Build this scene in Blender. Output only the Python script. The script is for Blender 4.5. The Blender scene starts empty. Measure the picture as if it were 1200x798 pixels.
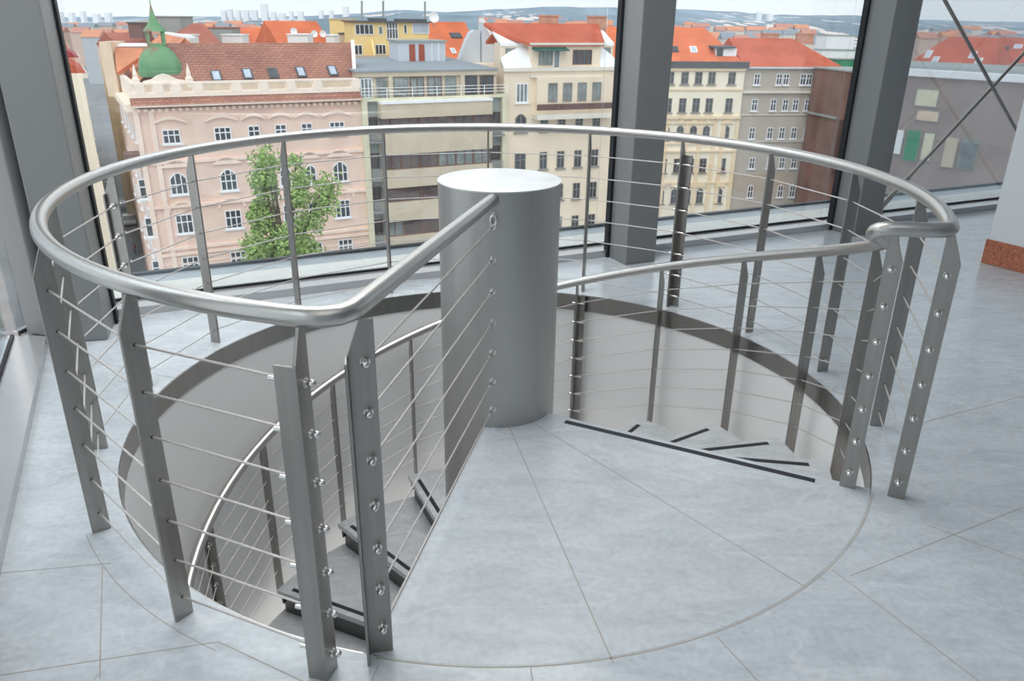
import bpy, bmesh, math, random
from mathutils import Vector, Matrix
C = bpy.context.scene
COL = C.collection
random.seed(7)

# ---------------------------------------------------------------- camera
F_PX, PITCH, ROLL, CZ = 913.65, 0.3932, 0.0121, 1.608
CX, CY = 0.0583, -3.1582
cp, sp = math.cos(PITCH), math.sin(PITCH)
FW = Vector((0, cp, -sp)); RT0 = Vector((1, 0, 0)); UP0 = Vector((0, sp, cp))
cr, sr = math.cos(ROLL), math.sin(ROLL)
RT = cr*RT0 + sr*UP0
UP = -sr*RT0 + cr*UP0
CAM = Vector((CX, CY, CZ))
cd = bpy.data.cameras.new('camera'); co = bpy.data.objects.new('camera', cd); COL.objects.link(co)
cd.sensor_width = 36; cd.lens = F_PX/1200*36; cd.clip_start = 0.05; cd.clip_end = 12000
M = Matrix.Identity(4)
for i in range(3):
    M[i][0] = RT[i]; M[i][1] = UP[i]; M[i][2] = -FW[i]; M[i][3] = CAM[i]
co.matrix_world = M
C.camera = co

# ---------------------------------------------------------------- view, world, sun
C.view_settings.view_transform = 'Standard'; C.view_settings.look = 'None'
C.view_settings.gamma = 1; C.view_settings.use_curve_mapping = False
C.view_settings.exposure = 0.0
C.cycles.max_bounces = 8; C.cycles.transparent_max_bounces = 16
SKY = 1.32
w = bpy.data.worlds.new('overcast_sky'); C.world = w; w.use_nodes = True
nt = w.node_tree; nt.nodes.clear()
out = nt.nodes.new('ShaderNodeOutputWorld'); bg = nt.nodes.new('ShaderNodeBackground')
tc = nt.nodes.new('ShaderNodeTexCoord'); mp = nt.nodes.new('ShaderNodeMapping'); ns = nt.nodes.new('ShaderNodeTexNoise')
cr_ = nt.nodes.new('ShaderNodeValToRGB')
mp.inputs['Scale'].default_value = (1, 1, 5); ns.inputs['Scale'].default_value = 2.0; ns.inputs['Detail'].default_value = 3
cr_.color_ramp.elements[0].position = 0.3; cr_.color_ramp.elements[0].color = (0.87, 0.89, 0.91, 1)
cr_.color_ramp.elements[1].position = 0.7; cr_.color_ramp.elements[1].color = (0.95, 0.96, 0.97, 1)
nt.links.new(tc.outputs['Generated'], mp.inputs['Vector']); nt.links.new(mp.outputs[0], ns.inputs['Vector'])
nt.links.new(ns.outputs['Fac'], cr_.inputs[0]); nt.links.new(cr_.outputs[0], bg.inputs['Color'])
bg.inputs['Strength'].default_value = SKY; nt.links.new(bg.outputs[0], out.inputs[0])
sd = bpy.data.lights.new('veiled_sun', 'SUN'); sd.energy = 1.3; sd.angle = math.radians(50); sd.color = (1, 0.97, 0.93)
so = bpy.data.objects.new('veiled_sun', sd); COL.objects.link(so)
so.rotation_euler = Vector((0.15, 0.75, -0.9)).to_track_quat('-Z', 'Y').to_euler()
def area(name, loc, size, energy, color, direc=(0, 0, -1), sy=None):
    d = bpy.data.lights.new(name, 'AREA'); d.size = size; d.energy = energy; d.color = color
    if sy: d.shape = 'RECTANGLE'; d.size_y = sy
    o = bpy.data.objects.new(name, d); COL.objects.link(o); o.location = loc
    o.rotation_euler = Vector(direc).to_track_quat('-Z', 'Y').to_euler(); return o
area('overhead_fill', (-.75, .7, 3.42), 3.0, 132, (1.0, 0.985, 0.96))  # added fill to brighten floor and well, not an actual ceiling fitting
area('overhead_fill_front', (0.6, -3.4, 3.42), 2.6, 17, (1.0, 0.98, 0.95))  # weaker added fill over the front of the floor, no real fitting
area('stairwell_fill_below', (-0.2, 0.2, -3.3), 1.6, 30, (1.0, 0.97, 0.93), (0, 0, 1))  # added upward fill for the well walls, no known lamp down there

# ---------------------------------------------------------------- materials
def new_mat(name):
    m = bpy.data.materials.new(name); m.use_nodes = True
    return m, m.node_tree, m.node_tree.nodes['Principled BSDF']
def lin(c):
    return tuple(((x/255.0)/12.92 if x/255.0 <= 0.04045 else ((x/255.0+0.055)/1.055)**2.4) for x in c)
def mat(name, rgb, rough=0.6, metal=0.0, var=0.08, scale=3.0, bump=0.0, stretch=(1, 1, 1), spec=0.4, detail=4):
    """plain procedural material: base colour varied by noise"""
    m, t, b = new_mat(name)
    b.inputs['Roughness'].default_value = rough; b.inputs['Metallic'].default_value = metal
    b.inputs['Specular IOR Level'].default_value = spec
    tc = t.nodes.new('ShaderNodeTexCoord'); mp = t.nodes.new('ShaderNodeMapping'); n = t.nodes.new('ShaderNodeTexNoise')
    r = t.nodes.new('ShaderNodeValToRGB')
    mp.inputs['Scale'].default_value = stretch; n.inputs['Scale'].default_value = scale; n.inputs['Detail'].default_value = detail
    r.color_ramp.elements[0].position = 0.3; r.color_ramp.elements[1].position = 0.7
    r.color_ramp.elements[0].color = (*[max(0, c*(1-var)) for c in rgb], 1)
    r.color_ramp.elements[1].color = (*[min(1, c*(1+var)) for c in rgb], 1)
    t.links.new(tc.outputs['Object'], mp.inputs['Vector']); t.links.new(mp.outputs[0], n.inputs['Vector'])
    t.links.new(n.outputs['Fac'], r.inputs[0]); t.links.new(r.outputs[0], b.inputs['Base Color'])
    if bump:
        bp = t.nodes.new('ShaderNodeBump'); bp.inputs['Strength'].default_value = bump; bp.inputs['Distance'].default_value = 0.01
        t.links.new(n.outputs['Fac'], bp.inputs['Height']); t.links.new(bp.outputs[0], b.inputs['Normal'])
    return m
def marble(name, lo, hi, rough, ang):
    m, t, b = new_mat(name)
    N = t.nodes.new; L = t.links.new
    tc = N('ShaderNodeTexCoord'); mp = N('ShaderNodeMapping'); mp.inputs['Rotation'].default_value = (0, 0, ang)
    mp.inputs['Scale'].default_value = (1.0, 2.4, 1.0)
    n1 = N('ShaderNodeTexNoise'); n1.inputs['Scale'].default_value = 3.4; n1.inputs['Detail'].default_value = 12; n1.inputs['Roughness'].default_value = 0.72; n1.inputs['Distortion'].default_value = 1.1
    r1 = N('ShaderNodeValToRGB'); r1.color_ramp.elements[0].position = 0.30; r1.color_ramp.elements[1].position = 0.60
    r1.color_ramp.elements[0].color = (*lo, 1); r1.color_ramp.elements[1].color = (*hi, 1)
    n2 = N('ShaderNodeTexNoise'); n2.inputs['Scale'].default_value = 0.8; n2.inputs['Detail'].default_value = 3; n2.inputs['Distortion'].default_value = 0.5
    r2 = N('ShaderNodeValToRGB'); r2.color_ramp.elements[0].position = 0.492; r2.color_ramp.elements[0].color = (0, 0, 0, 1)
    r2.color_ramp.elements[1].position = 0.5; r2.color_ramp.elements[1].color = (1, 1, 1, 1)
    e = r2.color_ramp.elements.new(0.508); e.color = (0, 0, 0, 1)
    mul = N('ShaderNodeMath'); mul.operation = 'MULTIPLY'; mul.inputs[1].default_value = 0.4
    mx = N('ShaderNodeMix'); mx.data_type = 'RGBA'; mx.inputs['B'].default_value = (0.72, 0.75, 0.78, 1)
    n3 = N('ShaderNodeTexNoise'); n3.inputs['Scale'].default_value = 45; n3.inputs['Detail'].default_value = 3
    r3 = N('ShaderNodeValToRGB'); r3.color_ramp.elements[0].position = 0.3; r3.color_ramp.elements[0].color = (0.9, 0.9, 0.9, 1)
    r3.color_ramp.elements[1].position = 0.6; r3.color_ramp.elements[1].color = (1, 1, 1, 1)
    m2 = N('ShaderNodeMix'); m2.data_type = 'RGBA'; m2.blend_type = 'MULTIPLY'; m2.inputs['Factor'].default_value = 1
    L(tc.outputs['Object'], mp.inputs['Vector'])
    for n in (n1, n2): L(mp.outputs[0], n.inputs['Vector'])
    L(tc.outputs['Object'], n3.inputs['Vector'])
    L(n1.outputs['Fac'], r1.inputs[0]); L(n2.outputs['Fac'], r2.inputs[0]); L(n3.outputs['Fac'], r3.inputs[0])
    L(r2.outputs[0], mul.inputs[0]); L(mul.outputs[0], mx.inputs['Factor']); L(r1.outputs[0], mx.inputs['A'])
    L(mx.outputs['Result'], m2.inputs['A']); L(r3.outputs[0], m2.inputs['B']); L(m2.outputs['Result'], b.inputs['Base Color'])
    b.inputs['Roughness'].default_value = rough; b.inputs['Specular IOR Level'].default_value = 0.45
    return m
def steel(name, c, rough, stretch=(1, 1, 60), var=0.1, bump=0.03, metal=1.0, scale=6):
    m = mat(name, c, rough, metal, var, scale, bump, stretch)
    return m
def tiles(name, c1, c2, mortar, dirv, sx, sz, rough=0.8, msize=0.02, var=0.12, bw=0.5, rh=0.25):
    """courses of bricks or roof tiles, running along dirv and up z"""
    m, t, b = new_mat(name); N = t.nodes.new; L = t.links.new
    g = N('ShaderNodeNewGeometry'); d = N('ShaderNodeVectorMath'); d.operation = 'DOT_PRODUCT'; d.inputs[1].default_value = dirv
    s = N('ShaderNodeSeparateXYZ'); c = N('ShaderNodeCombineXYZ')
    a1 = N('ShaderNodeMath'); a1.operation = 'MULTIPLY'; a1.inputs[1].default_value = sx
    a2 = N('ShaderNodeMath'); a2.operation = 'MULTIPLY'; a2.inputs[1].default_value = sz
    L(g.outputs['Position'], d.inputs[0]); L(g.outputs['Position'], s.inputs[0])
    L(d.outputs['Value'], a1.inputs[0]); L(s.outputs['Z'], a2.inputs[0]); L(a1.outputs[0], c.inputs['X']); L(a2.outputs[0], c.inputs['Y'])
    k = N('ShaderNodeTexBrick'); k.inputs['Color1'].default_value = (*c1, 1); k.inputs['Color2'].default_value = (*c2, 1)
    k.inputs['Mortar'].default_value = (*mortar, 1); k.inputs['Scale'].default_value = 1; k.inputs['Mortar Size'].default_value = msize
    k.inputs['Brick Width'].default_value = bw; k.inputs['Row Height'].default_value = rh
    n = N('ShaderNodeTexNoise'); n.inputs['Scale'].default_value = 0.35; n.inputs['Detail'].default_value = 6
    r = N('ShaderNodeValToRGB'); r.color_ramp.elements[0].color = (1-2*var, 1-2*var, 1-2*var, 1); r.color_ramp.elements[1].color = (1, 1, 1, 1)
    r.color_ramp.elements[0].position = .3; r.color_ramp.elements[1].position = .65
    mx = N('ShaderNodeMix'); mx.data_type = 'RGBA'; mx.blend_type = 'MULTIPLY'; mx.inputs['Factor'].default_value = 1
    L(c.outputs[0], k.inputs['Vector']); L(g.outputs['Position'], n.inputs['Vector']); L(n.outputs['Fac'], r.inputs[0])
    L(k.outputs['Color'], mx.inputs['A']); L(r.outputs[0], mx.inputs['B']); L(mx.outputs['Result'], b.inputs['Base Color'])
    b.inputs['Roughness'].default_value = rough; b.inputs['Specular IOR Level'].default_value = 0.2
    return m
def glass_mat(name, tint=(0.93, 0.96, 0.97), refl=0.06):
    m = bpy.data.materials.new(name); m.use_nodes = True; t = m.node_tree; t.nodes.clear()
    o = t.nodes.new('ShaderNodeOutputMaterial'); tr = t.nodes.new('ShaderNodeBsdfTransparent'); gl = t.nodes.new('ShaderNodeBsdfGlossy')
    mx = t.nodes.new('ShaderNodeMixShader'); lw = t.nodes.new('ShaderNodeLayerWeight'); lw.inputs['Blend'].default_value = 0.25
    mu = t.nodes.new('ShaderNodeMath'); mu.operation = 'MULTIPLY_ADD'; mu.inputs[1].default_value = 0.5; mu.inputs[2].default_value = refl
    tr.inputs[0].default_value = (*tint, 1); gl.inputs['Roughness'].default_value = 0.02; gl.inputs['Color'].default_value = (0.9, 0.95, 1, 1)
    t.links.new(lw.outputs['Fresnel'], mu.inputs[0]); t.links.new(mu.outputs[0], mx.inputs[0])
    t.links.new(tr.outputs[0], mx.inputs[1]); t.links.new(gl.outputs[0], mx.inputs[2]); t.links.new(mx.outputs[0], o.inputs[0])
    return m
MT = {}
MT['floor'] = marble('floor_marble', (0.46, 0.505, 0.545), (0.61, 0.655, 0.695), 0.2, -0.75)
MT['platform'] = marble('platform_marble', (0.46, 0.50, 0.54), (0.60, 0.64, 0.675), 0.28, -1.2)
MT['tread'] = marble('tread_marble', (0.42, 0.45, 0.47), (0.58, 0.60, 0.62), 0.35, 0.9)
MT['joint'] = mat('joint_grout', (0.42, 0.385, 0.35), 0.8)
MT['rail'] = steel('brushed_handrail_steel', (0.56, 0.545, 0.525), 0.32, (1, 1, 1), 0.03, 0.0, 1.0, 30)
MT['post'] = steel('brushed_post_steel', (0.38, 0.365, 0.345), 0.36, (8, 8, 0.4), 0.07, 0.02)
MT['cable'] = steel('cable_steel', (0.62, 0.59, 0.57), 0.4, (1, 1, 1), 0.12, 0.1, 0.6, 300)
MT['chrome'] = steel('polished_fitting_steel', (0.75, 0.74, 0.72), 0.15, (1, 1, 1), 0.03, 0.0)
MT['column'] = steel('brushed_column_steel', (0.47, 0.465, 0.455), 0.45, (7, 7, 0.15), 0.03, 0.0)
MT['fascia'] = steel('stairwell_fascia_steel', (0.42, 0.41, 0.395), 0.28, (5, 5, 0.4), 0.05, 0.01)
MT['facade'] = mat('facade_grey_metal_paint', (0.25, 0.255, 0.26), 0.42, 0.25, 0.06, 2, 0.01, (1, 1, .2))
MT['kerb'] = mat('kerb_grey_metal_paint', (0.52, 0.52, 0.525), 0.2, 0.6, 0.05, 2, 0.01)
MT['gasket'] = mat('black_window_gasket', (0.012, 0.014, 0.018), 0.5)
MT['well'] = mat('stairwell_white_plaster', (0.9, 0.9, 0.9), 0.7, 0, 0.02, 2)
MT['white'] = mat('white_wall_plaster', (0.72, 0.75, 0.78), 0.65, 0, 0.02, 2)
MT['granite'] = mat('red_granite', lin((176, 110, 84)), 0.3, 0, 0.38, 60, 0.02, detail=2)
MT['strip'] = mat('black_rubber_strip', (0.022, 0.024, 0.028), 0.6)
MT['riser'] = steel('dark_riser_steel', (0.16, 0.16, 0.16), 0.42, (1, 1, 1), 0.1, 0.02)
MT['ledge'] = mat('white_ledge_sheet', (0.74, 0.73, 0.68), 0.5, 0, 0.05, 6)
MT['zinc'] = mat('blue_grey_zinc_sheet', (0.42, 0.46, 0.49), 0.45, 0.3, 0.1, 5)
MT['darkedge'] = mat('dark_gutter_edge', (0.07, 0.075, 0.08), 0.6)
MT['glass'] = glass_mat('clear_window_glass')

# ---------------------------------------------------------------- helpers
def link(name, bm, m, parent=None, smooth=False):
    me = bpy.data.meshes.new(name); bm.normal_update(); bm.to_mesh(me); bm.free(); me.materials.append(m)
    if smooth:
        for p in me.polygons: p.use_smooth = True
        me.set_sharp_from_angle(angle=math.radians(40))
    o = bpy.data.objects.new(name, me); COL.objects.link(o)
    if parent is not None:
        o.parent = parent; o.matrix_parent_inverse = inv_world(parent)
    return o
WORLD = {}
def inv_world(p):
    return Matrix.Translation(-Vector(WORLD.get(p.name, (0, 0, 0))))
def thing(name, loc, label, cat, group=None):
    o = bpy.data.objects.new(name, None); COL.objects.link(o); o.location = loc; o.empty_display_size = 0.1
    WORLD[o.name] = tuple(loc); o['label'] = label; o['category'] = cat
    if group: o['group'] = group
    return o
def tag(o, label, cat, group=None, kind=None):
    o['label'] = label; o['category'] = cat
    if group: o['group'] = group
    if kind: o['kind'] = kind
    return o
def struct(name, bm, m, parent=None, smooth=False):
    o = link(name, bm, m, parent, smooth); o['kind'] = 'structure'; return o
BM = bmesh.new
def prism(bm, pts, ext):
    """closed solid: polygon pts extruded by vector ext"""
    ext = Vector(ext); a = [bm.verts.new(Vector(p)) for p in pts]; b = [bm.verts.new(Vector(p)+ext) for p in pts]
    n = len(pts); fs = [bm.faces.new(a[::-1]), bm.faces.new(b)]
    for i in range(n): fs.append(bm.faces.new((a[i], a[(i+1) % n], b[(i+1) % n], b[i])))
    bmesh.ops.recalc_face_normals(bm, faces=fs)
def obox(bm, o, ax, ay, az):
    o, ax, ay, az = map(Vector, (o, ax, ay, az))
    prism(bm, [o, o+ax, o+ax+ay, o+ay], az)
def box(bm, x0, x1, y0, y1, z0, z1): obox(bm, (x0, y0, z0), (x1-x0, 0, 0), (0, y1-y0, 0), (0, 0, z1-z0))
def tube(bm, path, r, seg=12, closed=False, cap=True):
    path = [Vector(p) for p in path]; n = len(path); rings = []; ref = None
    for i, p in enumerate(path):
        a = path[i-1] if (i > 0 or closed) else p; b = path[(i+1) % n] if (i < n-1 or closed) else p
        t = (b-a).normalized()
        if ref is None:
            ref = Vector((0, 0, 1)) if abs(t.z) < 0.9 else Vector((1, 0, 0))
        u = (ref - ref.dot(t)*t).normalized(); ref = u; v = t.cross(u)
        rr = r[i] if isinstance(r, (list, tuple)) else r
        rings.append([bm.verts.new(p + rr*(math.cos(k*2*math.pi/seg)*u + math.sin(k*2*math.pi/seg)*v)) for k in range(seg)])
    m = n if closed else n-1; fs = []
    for i in range(m):
        A = rings[i]; B = rings[(i+1) % n]
        for k in range(seg): fs.append(bm.faces.new((A[k], A[(k+1) % seg], B[(k+1) % seg], B[k])))
    if cap and not closed: fs.append(bm.faces.new(rings[0][::-1])); fs.append(bm.faces.new(rings[-1]))
    bmesh.ops.recalc_face_normals(bm, faces=fs)
def pol(r, a, z=0.0): a = math.radians(a); return Vector((r*math.cos(a), r*math.sin(a), z))
def rad(a): return pol(1, a)
def tan_(a): return pol(1, a+90)
def ray(px, py): return FW + ((px-600)/F_PX)*RT - ((py-399)/F_PX)*UP
def at(px, py, D):
    """world point seen at photo pixel, D metres ahead of the camera along the ground"""
    d = ray(px, py); return CAM + d*(D/d.y)
def atz(px, py, z):
    d = ray(px, py); return CAM + d*((z-CZ)/d.z)

# ================================================================ the room
RH = 1.56
L1 = Vector((-1.11, -2.07)); L0 = Vector((-2.36, .58)); P0 = Vector((-2.30, .93)); P1 = Vector((.74, 2.33))
P2 = Vector((2.75, 3.24)); P3 = Vector((9.0, 6.07)); R1 = Vector((9, -6)); B1 = Vector((-1.2, -6))
OUTL = [L1, L0, P0, P1, P2, P3, R1, B1]
def hit(a):
    d = Vector((math.cos(a), math.sin(a))); best = 99
    for i in range(len(OUTL)):
        p = OUTL[i]; q = OUTL[(i+1) % len(OUTL)]; e = q-p
        den = d.x*e.y - d.y*e.x
        if abs(den) < 1e-9: continue
        t = (p.x*e.y - p.y*e.x)/den; s = (p.x*d.y - p.y*d.x)/den
        if t > 0 and -1e-6 <= s <= 1+1e-6: best = min(best, t)
    return best
def ring_floor(bm, r_in, z1, z0):
    angs = sorted(set([round(math.radians(k*2), 6) for k in range(180)] + [round(math.atan2(p.y, p.x) % (2*math.pi), 6) for p in OUTL]))
    n = len(angs); I = []; O = []; I2 = []; O2 = []
    for a in angs:
        t = hit(a); c, s = math.cos(a), math.sin(a)
        I.append(bm.verts.new((r_in*c, r_in*s, z1))); O.append(bm.verts.new((t*c, t*s, z1)))
        I2.append(bm.verts.new((r_in*c, r_in*s, z0))); O2.append(bm.verts.new((t*c, t*s, z0)))
    for i in range(n):
        j = (i+1) % n
        bm.faces.new((I[i], O[i], O[j], I[j])); bm.faces.new((I2[j], O2[j], O2[i], I2[i]))
        bm.faces.new((I[j], I2[j], I2[i], I[i])); bm.faces.new((O[i], O2[i], O2[j], O[j]))
bm = BM(); ring_floor(bm, RH, 0, -0.095); struct('floor', bm, MT['floor'])
# joints between the marble slabs, thin grout lines laid flush
def strip(bm, a, b, w=0.003, z=0.0006, e=0.0):
    a = Vector((a[0], a[1], z-0.004)); b = Vector((b[0], b[1], z-0.004)); t = (b-a).normalized(); n = Vector((-t.y, t.x, 0))*w/2
    prism(bm, [a-n, b-n, b+n, a+n], (0, 0, 0.004))
bm = BM()
def arc(bm, r, a0, a1, w=0.0045, step=2, **k):
    n = max(1, int(abs(a1-a0)/step))
    for i in range(n): strip(bm, pol(r, a0+(a1-a0)*i/n), pol(r, a0+(a1-a0)*(i+1)/n), w, **k)
arc(bm, RH+0.006, -101, -27, 0.005)
arc(bm, 1.69, -143, -116, .0025)
for a, b in [((-.745, -1.486), (-1.3, -1.62)), ((-1.219, -1.175), (-1.008, -1.62)), ((-1.75, -1.25), (-1.2, -1.158)), ((-1.0, -2.3), (-1.02, -1.606)),
             ((.646, -1.444), (.95, -2.12)), ((1.084, -1.149), (1.50, -1.99)), ((1.13, -1.175), (2.6, -.44)), ((1.50, -.90), (2.5, -1.75)),
             ((-.289, -1.56), (-.36, -2.0)), ((.119, -1.566), (.2, -2.4)), ((-.745, -1.486), (-.40, -1.66)), ((-.40, -1.66), (-.2, -2.3)), ((1.75, -.2), (3.4, .55)), ((2.0, -1.33), (3.2, .6)),
             ((1.34, .81), (2.9, 1.6)), ((.66, 1.43), (1.2, 2.5)), ((-.6, 1.46), (-.9, 1.55)), ((-1.55, .2), (-2.2, .45)), ((1.68, -1.159), (2.3, -1.52))]:
    strip(bm, a, b)
o = struct('trim_floor_joint', bm, MT['joint'])
o.name = 'trim_1'

def seg_box(bm, a, b, w0, w1, z0, z1, ea=0.0, eb=0.0):
    d = (b-a).normalized(); n = Vector((-d.y, d.x)); a = a - d*ea; b = b + d*eb
    p = [a+n*w0, b+n*w0, b+n*w1, a+n*w1]
    prism(bm, [(q.x, q.y, z0) for q in p], (0, 0, z1-z0))
SEG = [(L1, L0, 'left'), (L0, P0, 'corner'), (P0, P1, 'back_left'), (P1, P2, 'back_middle'), (P2, P3, 'back_right'), (B1, L1, 'rear_left')]
H = 3.45
bm = BM(); bl = BM(); bz = BM(); bd = BM(); bg = BM()
for a, b, nm in SEG:
    X = 0 if nm in ('back_left', 'back_middle', 'back_right') else .06
    seg_box(bm, a, b, 0, .15, -.25, .05, 0, X)
    seg_box(bm, a, b, .165, .2, -.25, .058, 0, X)
    seg_box(bg, a, b, .15, .165, -.05, .064, 0, X)
    if nm == 'corner': continue
    seg_box(bl, a, b, .205, .52, -.25, .03, 0, X)
    seg_box(bz, a, b, .52, .86, -.25, -.02, 0, X)
    seg_box(bd, a, b, .86, .90, -.4, .0, 0, X)
struct('baseboard_facade', bm, MT['kerb']); struct('trim_2', bg, MT['gasket']); struct('trim_3', bl, MT['ledge'])
struct('trim_4', bz, MT['zinc']); struct('trim_5', bd, MT['darkedge'])
for i, (a, b, nm) in enumerate(SEG):
    bm = BM(); seg_box(bm, a, b, .168, .176, .06, H, 0, .0); struct('window_%d' % (i+1), bm, MT['glass'])
# head beams above the glass, ceiling, closed walls behind the photographer
bm = BM()
for a, b, nm in SEG: seg_box(bm, a, b, -.02, .2, H-.25, H, 0, .05)
struct('trim_6', bm, MT['facade'])
bm = BM(); prism(bm, [(p.x, p.y, H) for p in OUTL][::-1], (0, 0, .3)); struct('ceiling', bm, MT['white'])
bm = BM(); box(bm, -1.2, 9.2, -6.2, -6, -.25, H); struct('wall_rear', bm, MT['white'])
bm = BM(); box(bm, 9, 9.2, -6, 6.0, -.25, H); struct('wall_far_right', bm, MT['white'])
# short white wall on the right with its red granite skirting
W0 = Vector((3.455, 2.31)); wd = Vector((.50, -.866)); wn = Vector((.866, .50))
def quadp(o, ax, la, bx, lb, z): return [(o.x, o.y, z), (o.x+ax.x*la, o.y+ax.y*la, z), (o.x+ax.x*la+bx.x*lb, o.y+ax.y*la+bx.y*lb, z), (o.x+bx.x*lb, o.y+bx.y*lb, z)]
bm = BM(); prism(bm, quadp(W0 + wn*.012 + wd*.012, wd, 2.6, wn, .9, 0), (0, 0, H)); struct('wall_right', bm, MT['white'])
bm = BM(); prism(bm, quadp(W0, wd, 2.62, wn, .93, 0), (0, 0, .175)); o = struct('baseboard_right', bm, MT['granite'])
mb = o.modifiers.new('bev', 'BEVEL'); mb.width = .004

# facade columns
fd = Vector((.909, .417)); fn = Vector((-.417, .909))
def fcol(nm, c, d, n, w, dp, label, frame=None):
    t = thing('facade_column', (c.x, c.y, 0), label, 'column', None)
    bm = BM(); prism(bm, quadp(c, d, w, n, dp, 0), (0, 0, H)); o = link('shaft', bm, MT['facade'], t)
    m = o.modifiers.new('bev', 'BEVEL'); m.width = .008; m.segments = 2
    bm = BM(); q = c + n*(dp-.02) - d*.022
    prism(bm, quadp(q, d, .022, n, .05, 0), (0, 0, H)); link('gasket', bm, MT['gasket'], t)
    bm = BM(); q = c + n*(dp-.02) + d*w
    prism(bm, quadp(q, d, .016, n, .05, 0), (0, 0, H)); link('gasket', bm, MT['gasket'], t)
    return t
fcol('c2', Vector((.85, 2.125)), fd, fn, .25, .235, 'grey square steel column between the two middle windows, behind the cylinder')
fcol('c3', Vector((2.81, 3.0)), fd, fn, .27, .25, 'grey square steel column at which the crossed rods meet the floor, right of centre')
cd1 = Vector((.97, .243)).normalized(); cn1 = Vector((-.30, .954)).normalized()
fcol('c1', Vector((-2.315, .60)), cd1, cn1, .235, .26, 'wide dark grey steel column in the left corner beside the pink building')
ld = Vector((-.4255, .905)).normalized(); ln = Vector((-.905, -.4255)).normalized()
fcol('c0', Vector((-2.362, .585)), Vector((-1, .3)).normalized(), Vector((-.3, -.954)).normalized()*-1, .13, .12, 'narrow grey steel mullion at the left corner, left of the wide column')
fcol('c4', Vector((-1.262, -1.70)), ld, ln, .26, .24, 'grey steel column just entering the bottom left corner of the picture')

# crossed bracing rods in the right hand window bay
def on_line(px, py, off):
    """photo pixel on the upright plane `off` metres inside the back facade"""
    n = Vector((fn.x, fn.y, 0)); p = Vector((P2.x, P2.y, 0)) - n*off; r = ray(px, py); return CAM + r*((p-CAM).dot(n)/r.dot(n))
a = on_line(1200, 62, .06); b = on_line(1046, 228, .06); e = (a-b).normalized()
t = thing('bracing_rod', tuple(b), 'steel rod rising from the column foot to the right in the right window bay', 'rod', 'crossed bracing rods')
bm = BM(); tube(bm, [b, a + e*2.2], .014); link('rod', bm, MT['post'], t, True)
bm = BM(); tube(bm, [b-e*.16, b+e*.01], .024); tube(bm, [b+e*.12, b+e*.2], .021); link('turnbuckle', bm, MT['post'], t, True)
bm = BM(); q = b-e*.16; obox(bm, q-Vector((.05, 0, .07)), (.1, .04, 0), (-.004, .01, 0), (0, 0, .12)); link('bracket_plate', bm, MT['post'], t)
a2 = on_line(1107, 0, .11); b2 = on_line(1187, 145, .11); e2 = (a2-b2).normalized()
t = thing('bracing_rod', tuple(b2 - e2*1.6), 'steel rod falling from the top to the right across the other rod', 'rod', 'crossed bracing rods')
bm = BM(); tube(bm, [b2 - e2*1.6, a2 + e2*.62], .014); link('rod', bm, MT['post'], t, True)

# ================================================================ the stairwell
def shell(bm, r0, r1, z0, z1, a0, a1, step=3):
    n = max(1, round((a1-a0)/step)); full = (a1-a0) >= 359.9
    V = [[bm.verts.new(pol(r, a0+(a1-a0)*i/n, z)) for (r, z) in ((r0, z0), (r1, z0), (r1, z1), (r0, z1))] for i in range(n if full else n+1)]
    m = n if full else n; fs = []
    for i in range(m):
        A = V[i]; B = V[(i+1) % len(V)]
        for k in range(4): fs.append(bm.faces.new((A[k], B[k], B[(k+1) % 4], A[(k+1) % 4])))
    if not full: fs.append(bm.faces.new(V[0])); fs.append(bm.faces.new(V[-1][::-1]))
    bmesh.ops.recalc_face_normals(bm, faces=fs)
bm = BM(); shell(bm, RH, RH+.1, -3.45, -.10, 0, 360); struct('wall_stairwell', bm, MT['well'], None, True)
bm = BM(); shell(bm, RH-.006, RH+.0, -.105, -.0015, -26.5, 257.5); struct('trim_7', bm, MT['fascia'], None, True)
bm = BM(); box(bm, -2, 2, -2, 2, -3.65, -3.5); struct('floor_lower', bm, MT['floor'])

# stainless cylinder the stair winds round
t = thing('stair_column', (0, 0, -3.5), 'fat brushed steel cylinder with a pale flat top in the middle of the stair', 'column')
RC = .2485
bm = BM(); shell(bm, 0.0005, RC, -3.5, .997, 0, 360, 2.5); link('cylinder', bm, MT['column'], t, True)
bm = BM(); shell(bm, 0.0005, RC+.002, .997, 1.002, 0, 360, 2.5); link('top_disc', bm, steel('lit_top_steel', (.66, .67, .68), .5), t, True)  # same steel made paler: the light from above is put into its colour

# the marble landing: a sector of the well
RE0 = Vector((.222, -.110)); RE1 = Vector((1.399, -.681)); LE0 = Vector((-.055, -.241)); LE1 = Vector((-.316, -1.523))
t = thing('stair_landing', (.5, -1, -.06), 'wedge shaped pale marble landing between the cylinder and the entrance', 'landing')
bm = BM(); pts = [RE0, RE1] + [pol(RH-.001, a) for a in range(-28, -102, -2)] + [LE1, LE0]
pts += [pol(RC, a) for a in range(-100, -30, 5)]
prism(bm, [(p.x, p.y, -.05) for p in pts], (0, 0, .05)); link('marble_slab', bm, MT['platform'], t)
bm = BM(); pl = Vector((LE1.x-LE0.x, LE1.y-LE0.y)).normalized(); nn = Vector((pl.y, -pl.x))
prism(bm, [(LE0.x, LE0.y, -.16), (LE1.x, LE1.y, -.16), (LE1.x+nn.x*.008, LE1.y+nn.y*.008, -.16), (LE0.x+nn.x*.008, LE0.y+nn.y*.008, -.16)], (0, 0, .163))
link('edge_plate', bm, MT['post'], t)
bm = BM(); strip(bm, (.052, -.244), (.342, -1.545), .004); strip(bm, (.150, -.20), (.965, -1.225), .004); link('joint', bm, MT['joint'], t)
q0 = atz(662, 494, 0); q1 = atz(955, 563.5, 0)
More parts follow.
